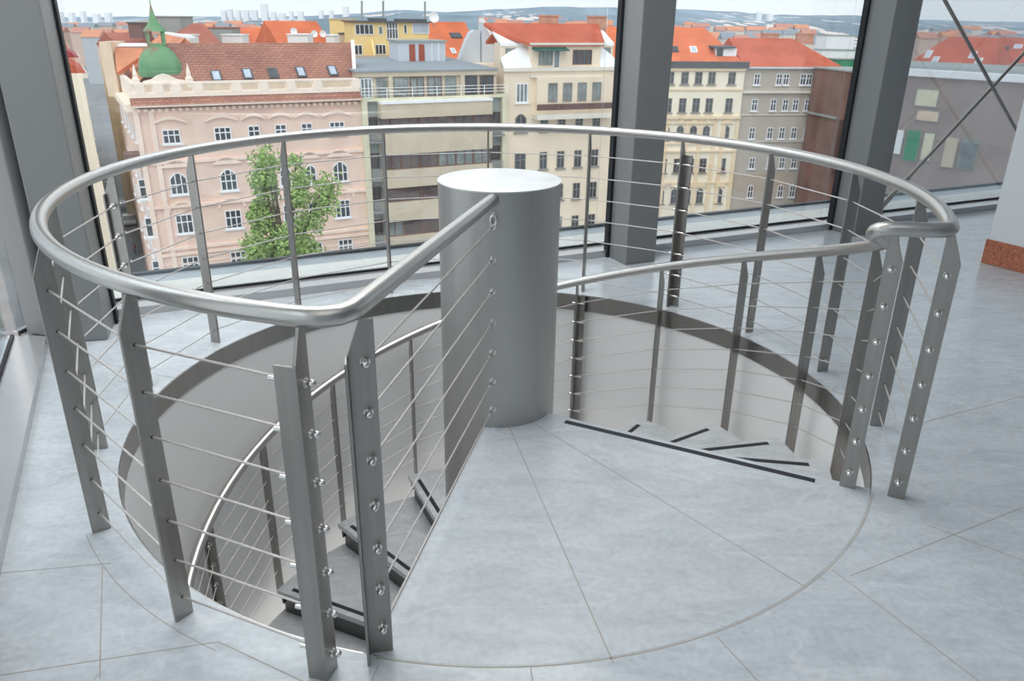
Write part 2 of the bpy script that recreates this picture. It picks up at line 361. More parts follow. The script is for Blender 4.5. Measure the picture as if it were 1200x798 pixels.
bm = BM(); strip(bm, q0, q1, .028, .0012); link('black_strip', bm, MT['strip'], t)

# treads
STEP, RISE, A1 = 20.5, .176, -8.0
t = thing('spiral_staircase', (0, 0, -3.5), 'pale marble spiral steps with black edge strips winding down round the cylinder', 'staircase')
RTR = 1.455
for j in range(1, 19):
    an = A1 + STEP*(j-1); z = -RISE*j
    if z < -3.45: break
    back = an - STEP - 1.5
    p = [pol(RC+.001, a) for a in (back, an)]
    outer = [pol(RTR, a) for a in [an - (an-back)*k/8 for k in range(9)]]
    tn = tan_(an)*.012
    bm = BM(); poly = [p[0], p[1]+tn] + [outer[0]+tn] + outer[1:]
    prism(bm, [(v.x, v.y, z-.035) for v in poly], (0, 0, .035)); o = link('tread', bm, MT['tread'], t)
    bm = BM(); a_ = pol(.42, an) - tan_(an)*.035; b_ = pol(1.375, an) - tan_(an)*.035
    strip(bm, a_, b_, .026, z+.0012); s = link('black_strip', bm, MT['strip'], o)
    
    # steel box below: riser front and flank
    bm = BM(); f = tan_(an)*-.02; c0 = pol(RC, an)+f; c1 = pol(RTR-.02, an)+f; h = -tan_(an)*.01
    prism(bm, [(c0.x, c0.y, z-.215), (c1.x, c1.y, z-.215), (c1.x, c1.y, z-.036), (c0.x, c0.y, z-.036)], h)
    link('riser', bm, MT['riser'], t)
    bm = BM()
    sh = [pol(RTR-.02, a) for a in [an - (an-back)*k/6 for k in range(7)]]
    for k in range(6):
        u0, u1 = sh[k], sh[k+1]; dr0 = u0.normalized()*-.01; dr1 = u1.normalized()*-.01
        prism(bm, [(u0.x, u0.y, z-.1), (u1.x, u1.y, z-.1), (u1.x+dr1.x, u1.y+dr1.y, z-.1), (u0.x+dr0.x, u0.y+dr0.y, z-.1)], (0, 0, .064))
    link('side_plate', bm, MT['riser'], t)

# ================================================================ the guard railing
RR, ZR, RAD = 1.622, 1.0, .0245
def blade(bm, a, r0, r1, zb, zt, th=.010, rail_r=None, cut=.09, foot=0.0):
    """radial flat bar with its outer top corner cut off towards the handrail"""
    R_ = rad(a); T = tan_(a)*th
    zmid = zt - cut
    prof = [(r0, zb), (r1, zb - foot), (r1, zmid), (r0+(r1-r0)*.42, zt), (r0, zt)]
    prism(bm, [R_*r + Vector((0, 0, z)) - T/2 for r, z in prof], T)
def flange(bm, a, r, zb, zt, w0, w1, th=.008):
    R_ = rad(a); T = tan_(a)
    o = R_*(r-th/2) + T*w0 + Vector((0, 0, zb)); obox(bm, o, T*(w1-w0), R_*th, (0, 0, zt-zb))
def dome(bm, p, d, r=.0095):
    """domed nut on a washer, pointing along d"""
    p = Vector(p); d = Vector(d).normalized()
    tube(bm, [p, p+d*.003], .0125, 14)
    tube(bm, [p+d*.003, p+d*.012], .0065, 10)
    tube(bm, [p+d*.012, p+d*.017, p+d*.022, p+d*.026, p+d*.028], [r*.92, r, r*.93, r*.62, r*.2], 14)
def sleeve(bm, p, d):
    p = Vector(p); d = Vector(d).normalized(); tube(bm, [p, p+d*.006], .0085, 12); tube(bm, [p+d*.006, p+d*.045], .0062, 12)
ZC = [.07+.13*i for i in range(7)]
POSTS = [-26.6, -6.6, 13, 32.8, 52.2, 72, 93.5, 115.5, 136.6, 156.8, 176.2, 196.2, 217, 237.7, 255.6]
t = thing('guard_railing', (0, 0, 0), 'round waist high steel guard railing with cables around the stair opening', 'railing')
GR = t
path = []
path += [pol(1.425, -29.9, .992), pol(1.44, -29.95, .997), pol(1.465, -29.7, 1.0), pol(1.51, -29.0, 1.0), pol(1.56, -28.3, 1.0), pol(1.59, -27.8, 1.0), pol(1.612, -27.0, 1.0), pol(RR, -26, 1.0)]
a = -24.0
while a < 253.5: path.append(pol(RR, a, ZR)); a += 2.5
path += [pol(RR, 254.5, ZR), pol(1.620, 256, ZR), pol(1.612, 257.2, ZR), pol(1.59, 258.3, ZR), pol(1.56, 258.8, .999)]
c_end = Vector((-.018, -.2375, .972)); s_ = pol(1.50, 258.9, .997)
for k in range(13): path.append(s_.lerp(c_end, k/12))
bm = BM(); tube(bm, path, RAD, 20); link('handrail', bm, MT['rail'], t, True)
posts = []
for i, a in enumerate(POSTS):
    bm = BM(); r0, r1 = 1.615, 1.672
    blade(bm, a, r0, r1, 0, .982)
    if i == 0: flange(bm, a, r1-.004, 0, .89, -.004, .034)
    elif i in (4, 10): flange(bm, a, r1-.004, 0, .90, -.05, .02)
    elif i == 14: flange(bm, a, r1-.002, 0, .90, -.050, .006)
    o = link('post', bm, MT['post'], t); m = o.modifiers.new('bev', 'BEVEL'); m.width = .0012; m.segments = 1; posts.append(o)
    if i in (0, 4, 10, 14):
        for z in ZC:
            p = pol(1.64, a, z); T = tan_(a)
            bm = BM()
            if i == 0: dome(bm, p - T*.005, -T); sleeve(bm, p+T*.005, T)
            elif i == 14:
                dome(bm, p + T*.005, T); sleeve(bm, p-T*.005, -T); tube(bm, [p-T*.045, p-T*.085], .0062, 12)
            else: sleeve(bm, p - T*.005, -T); dome(bm, p+T*.005, T, .008)
            link('cable_fitting', bm, MT['chrome'], o, True)
    else:
        for z in ZC:
            p = pol(1.64, a, z); T = tan_(a); bm = BM(); tube(bm, [p-T*.0062, p+T*.0062], .0048, 10)
            link('cable_grommet', bm, MT['strip'], o, True)
for z in ZC:
    pts = [pol(1.64, a, z) for a in POSTS]
    bm = BM(); tube(bm, pts, .0032, 8); link('cable', bm, MT['cable'], t, True)
# post on the landing's left edge and the cables to the cylinder
pc = Vector((-.288, -1.517, 0)); dx = Vector((.98, .20, 0)).normalized(); dn = Vector((-dx.y, dx.x, 0))  # dn points to the cylinder
bm = BM(); w2 = .032
prof = [(-w2, 0), (w2, 0), (w2, .975), (.0, .975), (-w2, .885)]
prism(bm, [pc + dx*x + Vector((0, 0, z)) for x, z in prof], dn*.008)
obox(bm, pc - dx*w2, dx*-.007, dn*-.046, (0, 0, .885)); obox(bm, pc - dx*w2 - dn*.0, dx*.004, dn*.008, (0, 0, .885))
o = link('post', bm, MT['post'], t); m = o.modifiers.new('bev', 'BEVEL'); m.width = .0012
for z in ZC:
    zz = z + .02; p = pc + dx*.008 + Vector((0, 0, zz)); q = pol(RC, -94.5, zz)
    bm = BM(); dome(bm, p, -dn); f = link('cable_fitting', bm, MT['chrome'], o, True)
    e = (q-p).normalized()
    bm = BM(); tube(bm, [p, q], .003, 8); c = link('cable', bm, MT['cable'], t, True)
    bm = BM(); tube(bm, [q-e*.052, q-e*.012], .0062, 12); tube(bm, [q-e*.014, q+e*.004], .0095, 14)
    tube(bm, [pol(RC-.002, -94.5, zz), pol(RC+.003, -94.5, zz)], .014, 16); link('end_fitting', bm, MT['chrome'], t, True)
# welded eye on the cylinder below the handrail end
bm = BM(); rr_ = []
for k in range(20):
    a = k*2*math.pi/20; rr_.append(pol(RC+.006, -94.0, 0) + tan_(-94)*.011*math.cos(a) + Vector((0, 0, .895 + .019*math.sin(a))))
tube(bm, rr_, .0055, 10, closed=True); tube(bm, [pol(RC-.002, -94, .925), pol(RC+.012, -94, .925)], .006); link('rail_bracket', bm, MT['chrome'], t, True)
# post at the right end of the landing
bm = BM(); blade(bm, -27.0, 1.450, 1.505, 0, .968); flange(bm, -27.0, 1.501, 0, .875, -.004, .032)
o = link('post', bm, MT['post'], t); m = o.modifiers.new('bev', 'BEVEL'); m.width = .0012
for z in ZC:
    bm = BM(); p = pol(1.476, -27, z); T = tan_(-27); dome(bm, p-T*.005, -T); sleeve(bm, p+T*.005, T); link('cable_fitting', bm, MT['chrome'], o, True)

# ================================================================ the stair railing
t = thing('stair_railing', (0, 0, -3.4), 'lower steel railing with cables winding down along the spiral steps', 'railing')
RS = 1.470
def zs(a): return .56 - .0086*(a-20)
path = [pol(1.437, -29.95, .996), pol(1.42, -29.8, .990), pol(1.408, -29.3, .981), pol(1.404, -28.4, .969), pol(1.408, -27.2, .956), pol(1.42, -25.6, .941), pol(1.437, -23.9, .926), pol(1.452, -22, .911)]
a = -20.0
while a < 330: path.append(pol(RS, a, zs(a))); a += 3
bm = BM(); tube(bm, path, [.0245]*len(path), 16); link('handrail', bm, MT['rail'], t, True)
SP = [-10 + 20.5*k for k in range(17)]
for k, a in enumerate(SP):
    z = -RISE*(k+1); bm = BM(); r0, r1 = 1.462, 1.515
    zt = zs(a) - .018
    blade(bm, a, r0, r1, z - .03, zt, .010, foot=.075)
    if k in (4, 9, 14): flange(bm, a, r1-.004, z-.1, zt-.085, -.045, .02)
    o = link('post', bm, MT['post'], t)
    if k in (4, 9, 14):
        for i in range(7):
            p = pol(1.487, a, zs(a) - .145 - .125*i); T = tan_(a); bm = BM(); sleeve(bm, p - T*.005, -T); dome(bm, p+T*.005, T, .008)
            link('cable_fitting', bm, MT['chrome'], o, True)
for i in range(7):
    pts = [pol(1.476, -27, ZC[6-i])] + [pol(1.487, a, zs(a) - .145 - .125*i) for a in SP]
    bm = BM(); tube(bm, pts, .0026, 8); link('cable', bm, MT['cable'], t, True)

# ================================================================ the city outside
GZ = -28.0
def M_(key, rgb, rough=.85, var=.06, scale=.6, **k):
    if key not in MT: MT[key] = mat(key, lin(rgb), rough, 0, var, scale, **k)
    return MT[key]
M_('asphalt', (140, 142, 146), .9, .1, .2)
M_('pink_render', (236, 208, 193), .9, .07, .5)
M_('pink_light_trim', (244, 222, 208), .9, .05, .8)
M_('cream_parapet', (246, 232, 218), .9, .04, .8)
M_('beige_panel', (226, 205, 180), .9, .08, 1.2)
M_('window_white', (238, 240, 244), .6, .03)
M_('window_brown', (120, 88, 78), .6, .08)
M_('window_grey', (150, 146, 140), .6, .05)
M_('curtain', (196, 200, 196), .8, .12, 2.0)
M_('concrete_beige', (208, 195, 174), .9, .07, .5)
M_('concrete_grey', (162, 168, 166), .9, .06, .4)
M_('olive_edge', (222, 218, 192), .9, .05, .4)
M_('roof_felt', (150, 158, 166), .9, .08, .3)
M_('cream_wall', (238, 222, 200), .9, .05, .4)
M_('ivory_wall', (246, 238, 218), .9, .05, .4)
M_('ivory_ornament', (240, 220, 188), .9, .05, .8)
M_('grey_wall', (188, 180, 168), .9, .06, .4)
M_('white_sheet', (244, 246, 248), .7, .03, .4)
M_('pale_grey_wall', (206, 212, 220), .9, .05, .3)
M_('yellow_wall', (250, 222, 158), .9, .05, .3)
M_('dark_trim', (96, 96, 100), .8, .1, .5)
M_('steel_rail', (150, 150, 152), .6, .05)
M_('copper_green', (104, 156, 112), .75, .1, .5, detail=6)
_r = [n for n in MT['copper_green'].node_tree.nodes if n.type == 'VALTORGB'][0].color_ramp
_e = _r.elements.new(.54); _e.color = (*lin((118, 160, 118)), 1); _r.elements[-1].position = .64; _r.elements[-1].color = (*lin((150, 120, 98)), 1)
M_('balcony_brown', (128, 104, 98), .8, .1)
M_('brick_chimney', (196, 150, 128), .9, .15, 1.5)
M_('green_wall', (70, 150, 110), .8, .1)
M_('pale_sill', (228, 222, 210), .9, .05)
MT['pane_brown'] = mat('brown_reflection_pane', (0.13, 0.10, 0.095), 0.15, 0, 0.45, 0.35, spec=.6)  # brownish reflections put into the pane colour
MT['pane'] = mat('dark_window_pane', (0.065, 0.072, 0.08), 0.12, 0, 0.5, 0.35, spec=.6)
MT['pane_pale'] = mat('curtained_window_pane', (0.22, 0.25, 0.25), 0.2, 0, 0.4, 0.8, spec=.6)
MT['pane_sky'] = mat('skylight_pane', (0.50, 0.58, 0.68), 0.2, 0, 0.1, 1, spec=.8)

class Fac:
    """an upright facade plane between two photo columns"""
    def __init__(s, xl, Dl, xr, Dr, yr=110):
        A = at(xl, yr, Dl); B = at(xr, yr, Dr); s.A = Vector((A.x, A.y, 0)); B = Vector((B.x, B.y, 0))
        s.L = (B-s.A).length; s.d = (B-s.A).normalized(); s.n = Vector((s.d.y, -s.d.x, 0))
        if s.n.dot(CAM-s.A) < 0: s.n = -s.n
    def uz(s, px, py):
        r = ray(px, py); t = (s.A-CAM).dot(s.n)/r.dot(s.n); p = CAM + r*t
        return (p-s.A).dot(s.d), p.z
    def u(s, px, py): return s.uz(px, py)[0]
    def z(s, px, py): return s.uz(px, py)[1]
    def P(s, u, z, o=0): return s.A + s.d*u + s.n*o + Vector((0, 0, z))
    def box(s, bm, u0, u1, z0, z1, o0, o1):
        obox(bm, s.P(u0, z0, o0), s.d*(u1-u0), s.n*(o1-o0), (0, 0, z1-z0))
def win(f, par, u, z, w, h, cols=3, rows=2, arch=False, fm='window_white', pm='pane', o=.0, bar=.07, sur=None, split=.4, depth=.05):
    if fm == 'window_white': bar = bar*1.35
    """frame with glazing bars (window) and its pane as a sub-part"""
    bm = BM(); x0, x1, z0, z1 = u-w/2, u+w/2, z-h/2, z+h/2
    f.box(bm, x0, x0+bar, z0, z1, o, o+depth+.03); f.box(bm, x1-bar, x1, z0, z1, o, o+depth+.03)
    f.box(bm, x0+bar, x1-bar, z0, z0+bar, o, o+depth+.03)
    if arch:
        rise = min(.35*w, .5); n = 8; zb = z1
        pts = [f.P(x0 + w*k/n, zb + rise*math.sin(math.pi*k/n), o) for k in range(n+1)] + [f.P(x1-bar-(w-2*bar)*k/n, zb - bar + (rise)*math.sin(math.pi*k/n), o) for k in range(n+1)]
        prism(bm, pts, f.n*(depth+.03))
        zt = zb + rise*.7
    else:
        f.box(bm, x0+bar, x1-bar, z1-bar, z1, o, o+depth+.03); zt = z1-bar
    for k in range(1, cols):
        x = x0 + w*k/cols; f.box(bm, x-bar/2, x+bar/2, z0+bar, zt, o, o+depth+.025)
    if rows > 1: f.box(bm, x0+bar, x1-bar, z1-h*split-bar/2, z1-h*split+bar/2, o, o+depth+.028)
    if sur:
        f.box(bm, x0-.18, x1+.18, z0-.14, z0, o, o+.2)
    wo = link('window', bm, MT[fm], par)
    bm = BM()
    if arch:
        pts = [f.P(x0+bar/2, z0+.02, o)] + [f.P(x0 + bar/2 + (w-bar)*k/8, z1 + rise*.93*math.sin(math.pi*k/8), o) for k in range(9)] + [f.P(x1-bar/2, z0+.02, o)]
        prism(bm, pts, f.n*.03)
    else: f.box(bm, x0+.02, x1-.02, z0+.02, z1-.02, o, o+.03)
    link('pane', bm, MT[pm], wo)
    return wo
def body(f, par, u0, u1, z0, z1, depth, m, nm='wall'):
    bm = BM(); f.box(bm, u0, u1, z0, z1, -depth, 0); return link(nm, bm, m, par)
def bthing(name, f, label, cat='building', group=None):
    p = f.P(f.L/2, GZ); return thing(name, tuple(p), label, cat, group)
def roofq(par, el, er, rr, rl, m, th=.35, nm='roof'):
    """tiled slope given eave left/right and ridge right/left, as a solid slab"""
    bm = BM(); prism(bm, [el, er, rr, rl], (0, 0, -th)); return link(nm, bm, m, par)

# street level and far ground
bm = BM(); box(bm, -2500, 2500, 18, 5200, GZ-1, GZ); struct('ground', bm, MT['asphalt'])

# ---- pink corner house
F1 = Fac(157, 68, 422, 77, 120)
T = bthing('corner_house', F1, 'ornate pink corner house with green copper dome and brown tiled roof')
zp_top, zp_bot, zc_bot = F1.z(290, 95), F1.z(290, 111), F1.z(290, 124)
zr_top = None
body(F1, T, 0, F1.L, GZ, zc_bot, 14, MT['pink_render'])
bm = BM(); F1.box(bm, -.1, F1.L, F1.z(290, 121), zc_bot+.15, -.2, .35); F1.box(bm, -.3, F1.L+.0, F1.z(290, 118.5), F1.z(290, 121)+.02, -.2, .75)
n = int(F1.L/.55)
for k in range(n): F1.box(bm, k*.55+.1, k*.55+.35, zc_bot-.2, zc_bot+.06, 0, .32)
link('cornice', bm, MT['pink_light_trim'], T)
MT['tile_brown'] = tiles('brown_roof_tiles', lin((192, 140, 122)), lin((176, 124, 108)), lin((140, 98, 84)), tuple(F1.d), .9, 1.25, msize=.03)
bm = BM(); za, zb = F1.z(290, 118.5), zp_bot
prism(bm, [F1.P(-.3, za, .8), F1.P(-.3, zb, .05), F1.P(-.3, za, .05)], F1.d*(F1.L+.3)); link('eave_tiles', bm, MT['tile_brown'], T)
bm = BM(); F1.box(bm, 0, F1.L, zp_bot-.05, zp_top, -.35, .05); F1.box(bm, -.1, F1.L, zp_bot, zp_bot+.35, -.35, .18); F1.box(bm, -.1, F1.L, zp_top-.12, zp_top+.06, -.4, .14)
pedx = [163, 185, 206, 232, 277, 309, 341, 372, 417]
for px in pedx: u = F1.u(px, 102); F1.box(bm, u-.38, u+.38, zp_bot+.3, zp_top, 0, .2)
link('parapet', bm, MT['cream_parapet'], T)
us = [F1.u(px, 102) for px in pedx]
for k in range(len(us)-1):
    bm = BM(); m_ = (us[k]+us[k+1])/2; hw = (us[k+1]-us[k])/2-.55
    if hw > 1.6:
        F1.box(bm, m_-hw, m_-.12, zp_bot+.5, zp_top-.22, 0, .09); link('parapet_panel', bm, MT['beige_panel'], T); bm = BM()
        F1.box(bm, m_+.12, m_+hw, zp_bot+.5, zp_top-.22, 0, .09)
    else: F1.box(bm, m_-hw, m_+hw, zp_bot+.5, zp_top-.22, 0, .09)
    link('parapet_panel', bm, MT['beige_panel'], T)
# main roof slope
uL, uR = F1.u(200, 96), F1.L-.3
ez = zp_top-.25; eL = F1.P(uL, ez, -.8); eR = F1.P(uR, ez, -.8)
rL = at(212, 52, 0.1); 
def back_at(px, py, z):
    return atz(px, py, z)
zr = -.05
def slope_pt(f, px, py, o, zref):  # point on plane parallel to facade, o metres behind
    r = ray(px, py); A = f.A - f.n*o; t = (A-CAM).dot(f.n)/r.dot(f.n); return CAM + r*t
RO = 5.2
rR = slope_pt(F1, 411, 47.5, RO, 0); rL = slope_pt(F1, 190, 53, RO, 0); zz = (rR.z+rL.z)/2; rR.z = zz; rL.z = zz
bm = BM(); prism(bm, [eL, eR, rR, rL], (0, 0, -.3)); link('roof', bm, MT['tile_brown'], T)
bm = BM(); prism(bm, [eR, eR+F1.d*.35, rR+F1.d*.35, rR], (0, 0, .25)); link('gable_coping', bm, MT['white_sheet'], T)
bm = BM(); prism(bm, [rL, rR, F1.P(uR, ez, -12), F1.P(uL, ez, -12)], (0, 0, -.3)); link('rear_roof', bm, MT['tile_brown'], T)
sn = (rR-eR).normalized()   # up the slope
def on_roof(px, py, e0=eL, e1=eR, s=sn):
    nn_ = (e1-e0).cross(s).normalized(); r = ray(px, py); return CAM + r*((e0-CAM).dot(nn_)/r.dot(nn_)), nn_
def skylight(par, px, py, w, h, e0, e1, s, fm='dark_trim', pm='pane_sky', open_=False):
    p, nn_ = on_roof(px, py, e0, e1, s); d = (e1-e0).normalized()
    if nn_.z < 0: nn_ = -nn_
    o_ = p - d*w/2 - s*h/2
    bm = BM(); obox(bm, o_, d*w, s*h, nn_*.14); so_ = link('skylight', bm, MT[fm], par)
    bm = BM(); obox(bm, o_+d*.14+s*.14, d*(w-.28), s*(h-.28), nn_*.17); link('pane', bm, MT[pm], so_)
ss_ = ((rR-eR)-(rR-eR).dot(F1.d)*F1.d).normalized()
for px, py, pm in [(253.5, 90, 'pane_sky'), (290, 87.5, 'pane_sky'), (320, 86.5, 'pane'), (352.5, 85.3, 'pane_sky'), (389.5, 83.7, 'pane_sky')]:
    skylight(T, px, py, .85, 1.35, eL, eR, ss_, pm=pm)
# windows
cols = [(200.5, 3), (261, 3), (298, 2), (329.5, 2), (360, 2), (395.5, 3)]
rows = [(261, 157, 16.5, False), (266, 214, 19, True), (272, 257, 22, False), (277, 305, 21, False), (283, 352, 22, False), (290, 400, 24, False)]
for px, c in cols:
    u = F1.u(px, 157)
    for x, y, hp, arch in rows:
        z = F1.z(x, y); h = abs(F1.z(x, y-hp/2) - F1.z(x, y+hp/2)); w_ = 1.45 if c == 3 else 1.05
        win(F1, T, u, z, w_, h, c, 2, arch, sur=True)
u_n = F1.u(166.6, 217)
for x, y, hp, arch in rows[1:]: 
    z = F1.z(x, y); win(F1, T, u_n, z, .62, 1.75, 1, 2, False, sur=True)
# string courses, pediments, arches: one ornament per storey and bay
bm = BM()
for x, y in [(266, 186), (271, 236), (275, 284), (279, 290), (283, 330)]:
    z = F1.z(x, y); F1.box(bm, 0, F1.L, z-.12, z+.12, 0, .22)
for x, y in [(275, 287), (277, 293), (279, 299), (280, 312), (281, 318)]: 
    z = F1.z(x, y+2); F1.box(bm, 0, F1.L, z-.05, z+.03, 0, .06)
link('string_courses', bm, MT['pink_light_trim'], T)
for px, c in cols:
    u = F1.u(px, 157); w_ = 1.1 if c == 3 else .85
    bm = BM(); z = F1.z(261, 140)   # curved hood over the top row
    pts = [F1.P(u - w_*1.25 + 2.5*w_*k/10, z + .5*math.sin(math.pi*k/10), 0) for k in range(11)] + [F1.P(u + w_*1.25*(1-.2*k), z-.14 + .34*math.sin(math.pi*k/10), 0) for k in range(11)]
    prism(bm, pts, F1.n*.25); link('window_hood', bm, MT['pink_light_trim'], T)
    bm = BM(); z = F1.z(264, 192)
    prism(bm, [F1.P(u-w_*1.15, z, 0), F1.P(u+w_*1.15, z, 0), F1.P(u+w_*1.15, z+.12, 0), F1.P(u, z+.72, 0), F1.P(u-w_*1.15, z+.12, 0)], F1.n*.22); link('pediment', bm, MT['pink_light_trim'], T)
    bm = BM(); z = F1.z(269, 243)
    pts = [F1.P(u - w_*1.15*math.cos(math.pi*k/10), z + 1.0*math.sin(math.pi*k/10), 0) for k in range(11)] + [F1.P(u + w_*.95*math.cos(math.pi*k/10), z + .8*math.sin(math.pi*k/10), 0) for k in range(11)]
    prism(bm, pts, F1.n*.16); link('window_hood', bm, MT['pink_light_trim'], T)
bm = BM()
for px in (163, 180.5): u = F1.u(px, 157); F1.box(bm, u-.2, u+.2, F1.z(290, 330), zc_bot-.1, 0, .18)
link('pilaster', bm, MT['pink_light_trim'], T)
# green dome with lantern
dc = slope_pt(F1, 189.5, 92, 3.6, 0); dz = F1.z(190, 95)+.2; dc.z = 0
Wd = abs(F1.u(216, 92) - F1.u(163, 92))/2
prof = [(1.0, 0), (1.0, .55), (.96, .62), (.95, 1.1), (.88, 1.75), (.76, 2.35), (.6, 2.85), (.42, 3.2), (.30, 3.35)]
def dome_loft(bm, c, prof, W, z0, d, n, k=1.0):
    rings = []; fs = []
    for s, h in prof:
        rings.append([bm.verts.new(c + d*(W*s*a) + n*(W*s*b) + Vector((0, 0, z0+h*k))) for a, b in ((-1, -.72), (-.72, -1), (.72, -1), (1, -.72), (1, .72), (.72, 1), (-.72, 1), (-1, .72))])
    for i in range(len(rings)-1):
        for j in range(8): fs.append(bm.faces.new((rings[i][j], rings[i][(j+1) % 8], rings[i+1][(j+1) % 8], rings[i+1][j])))
    fs.append(bm.faces.new(rings[0][::-1])); fs.append(bm.faces.new(rings[-1])); bmesh.ops.recalc_face_normals(bm, faces=fs)
bm = BM(); dome_loft(bm, dc, prof, Wd, dz, F1.d, F1.n, .76); link('copper_dome', bm, MT['copper_green'], T)
bm = BM(); top = dz+2.55; LW = .62
for a, b in ((-1, -1), (1, -1), (-1, 1), (1, 1)): obox(bm, dc + F1.d*(a*LW-.12) + F1.n*(b*LW-.12) + Vector((0, 0, top)), F1.d*.24, F1.n*.24, (0, 0, 1.15))
dome_loft(bm, dc, [(1.15, 0), (1.15, .2)], LW, top-.1, F1.d, F1.n)
dome_loft(bm, dc, [(1.45, 0), (1.35, .12), (.85, .45), (.48, .95), (.26, 1.5), (.1, 2.0), (.05, 2.3), (.04, 4.2)], LW, top+1.1, F1.d, F1.n); link('lantern', bm, MT['copper_green'], T)
# crest in front of the dome, with two obelisks
bm = BM(); ua, ub = F1.u(167, 93), F1.u(217, 93); um = (ua+ub)/2
prism(bm, [F1.P(ua, zp_top-.05, 0), F1.P(ub, zp_top-.05, 0), F1.P(ub, zp_top+.15, 0), F1.P(um+1.0, zp_top+.3, 0), F1.P(um+.5, zp_top+.6, 0), F1.P(um, zp_top+.75, 0), F1.P(um-.5, zp_top+.6, 0), F1.P(um-1.0, zp_top+.3, 0), F1.P(ua, zp_top+.15, 0)], F1.n*-.4)
link('crest', bm, MT['cream_parapet'], T)
for px in (159, 222):
    u = F1.u(px, 93); c = F1.P(u, zp_top, -.2); bm = BM()
    dome_loft(bm, c, [(1, -.4), (1, .35), (.7, .4), (.55, .6), (.6, .75), (.3, 1.15), (.05, 1.55)], .3, 0, F1.d, F1.n); link('obelisk', bm, MT['cream_parapet'], T)
# side wing down the side street
sd_ = Vector((-.485, .8745, 0))
class FV(Fac):
    def __init__(s, A, d, L):
        s.A = Vector((A.x, A.y, 0)); s.d = d; s.L = L; s.n = Vector((d.y, -d.x, 0))
        if s.n.dot(CAM-s.A) < 0: s.n = -s.n
FS = FV(F1.A, sd_, 26)
bm = BM(); FS.box(bm, .5, 26, GZ, zc_bot, -8, 0); link('side_wing', bm, MT['pink_render'], T)
bm = BM(); FS.box(bm, .4, 26, zc_bot-.2, F1.z(290, 118.5), -.2, .7); FS.box(bm, 0, 20, zp_bot-.6, zp_top, -.4, .02); link('side_cornice', bm, MT['cream_parapet'], T)
MT['tile_apricot'] = tiles('apricot_roof_tiles', lin((232, 158, 120)), lin((224, 148, 112)), lin((206, 130, 98)), tuple(sd_), .9, 1.6, msize=.012)
a0 = FS.P(5, zp_top-.3, -.9); a1 = FS.P(24, zp_top-.3, -.9); b0 = FS.P(5, zp_top+3.4, -5.4); b1 = FS.P(24, zp_top+3.4, -5.4)
bm = BM(); prism(bm, [a0, a1, b1, b0], (0, 0, -.3)); prism(bm, [a0, b0, b0 - FS.n*4 + Vector((0, 0, -3.4)), a0-FS.n*8.5+Vector((0, 0, -.2))], sd_*.3); prism(bm, [at(137, 85, 77), at(178, 57, 80), at(134, 55, 80)], (0, .4, -.3)); link('side_roof', bm, MT['tile_apricot'], T)
bm = BM(); prism(bm, [b0, b1, b1-FS.n*.9, b0-FS.n*.9], (0, 0, .15)); prism(bm, [at(134, 50.5, 81), at(177, 50.5, 81), at(177, 54, 80), at(134, 54.5, 80)], (0, .3, -.1)); link('ridge_walkway', bm, MT['white_sheet'], T)
for u in (4, 8, 12, 16, 20):
    for x, y, hp, arch in rows[:4]: win(FS, T, u, F1.z(x, y), 1.2, 1.7, 2, 2, False, sur=True)
bm = BM(); a_ = at(136, 88, 79); b_ = at(134, 49, 79); obox(bm, Vector((a_.x-1.1, a_.y, a_.z-2)), (1.1, 0, 0), (0, 3, 0), (0, 0, b_.z-a_.z+2)); link('fire_wall', bm, MT['beige_panel'], T)
bm = BM(); FS.box(bm, 2.2, 4.6, F1.z(290, 190), F1.z(290, 178), 0, 1.3); link('balcony', bm, MT['balcony_brown'], T)

# ---- long brown glazed block between
F2 = Fac(422, 77, 592, 83.8, 120)
T = bthing('apartment_block', F2, 'beige banded modern apartment block with dark ribbon windows between pink and cream houses')
zt = F2.z(510, 84)
body(F2, T, 0, F2.L, GZ, F2.z(510, 113), 15, MT['concrete_grey'])
u0, u1 = F2.u(442, 130), F2.u(571, 130)
bm = BM(); ul, ur = 0, F2.L
F2.box(bm, 0, .55, GZ, F2.z(510, 113), 0, .5); F2.box(bm, F2.L-.55, F2.L, GZ, F2.z(510, 113), 0, .5); F2.box(bm, 0, F2.L, F2.z(510, 116), F2.z(510, 113)+.05, -.3, .5)
link('edge_frame', bm, MT['olive_edge'], T)
# set back top storey under a flat roof
body(F2, T, .3, F2.L-1.0, F2.z(510, 113), F2.z(510, 88), 12, MT['concrete_beige'], 'top_storey')
bm = BM(); F2.box(bm, -.2, F2.L-1.0, F2.z(510, 88.5), F2.z(510, 81.5), -13, .25); link('roof_fascia', bm, MT['concrete_beige'], T)
bm = BM(); prism(bm, [F2.P(-.4, F2.z(510, 81.4), .4), F2.P(F2.L-1.0, F2.z(510, 81.4), .4), F2.P(F2.L-1.0, F2.z(510, 79)+.3, -13.5), F2.P(-.4, F2.z(510, 79)+.3, -13.5)], (0, 0, -.12)); link('flat_roof', bm, MT['roof_felt'], T)
zc = F2.z(510, 101)
for px, wpx, fm, pm, c in [(429, 14, 'window_white', 'pane_pale', 3), (447, 12, 'steel_rail', 'pane_pale', 2), (470, 18, 'window_grey', 'pane_pale', 3), (488.5, 17, 'window_brown', 'pane_pale', 2), (509, 18, 'window_brown', 'pane_pale', 2), (528, 14, 'window_grey', 'pane_pale', 2), (549, 22, 'dark_trim', 'pane', 2), (570, 18, 'window_brown', 'pane', 2)]:
    win(F2, T, F2.u(px, 101), zc, wpx*.083, 1.8, c, 1, False, fm, pm, o=.05)
bm = BM()
for px in (457, 541): u = F2.u(px, 101); F2.box(bm, u-.22, u+.22, F2.z(510, 113), F2.z(510, 88), 0, .3)
link('pier', bm, MT['concrete_beige'], T)
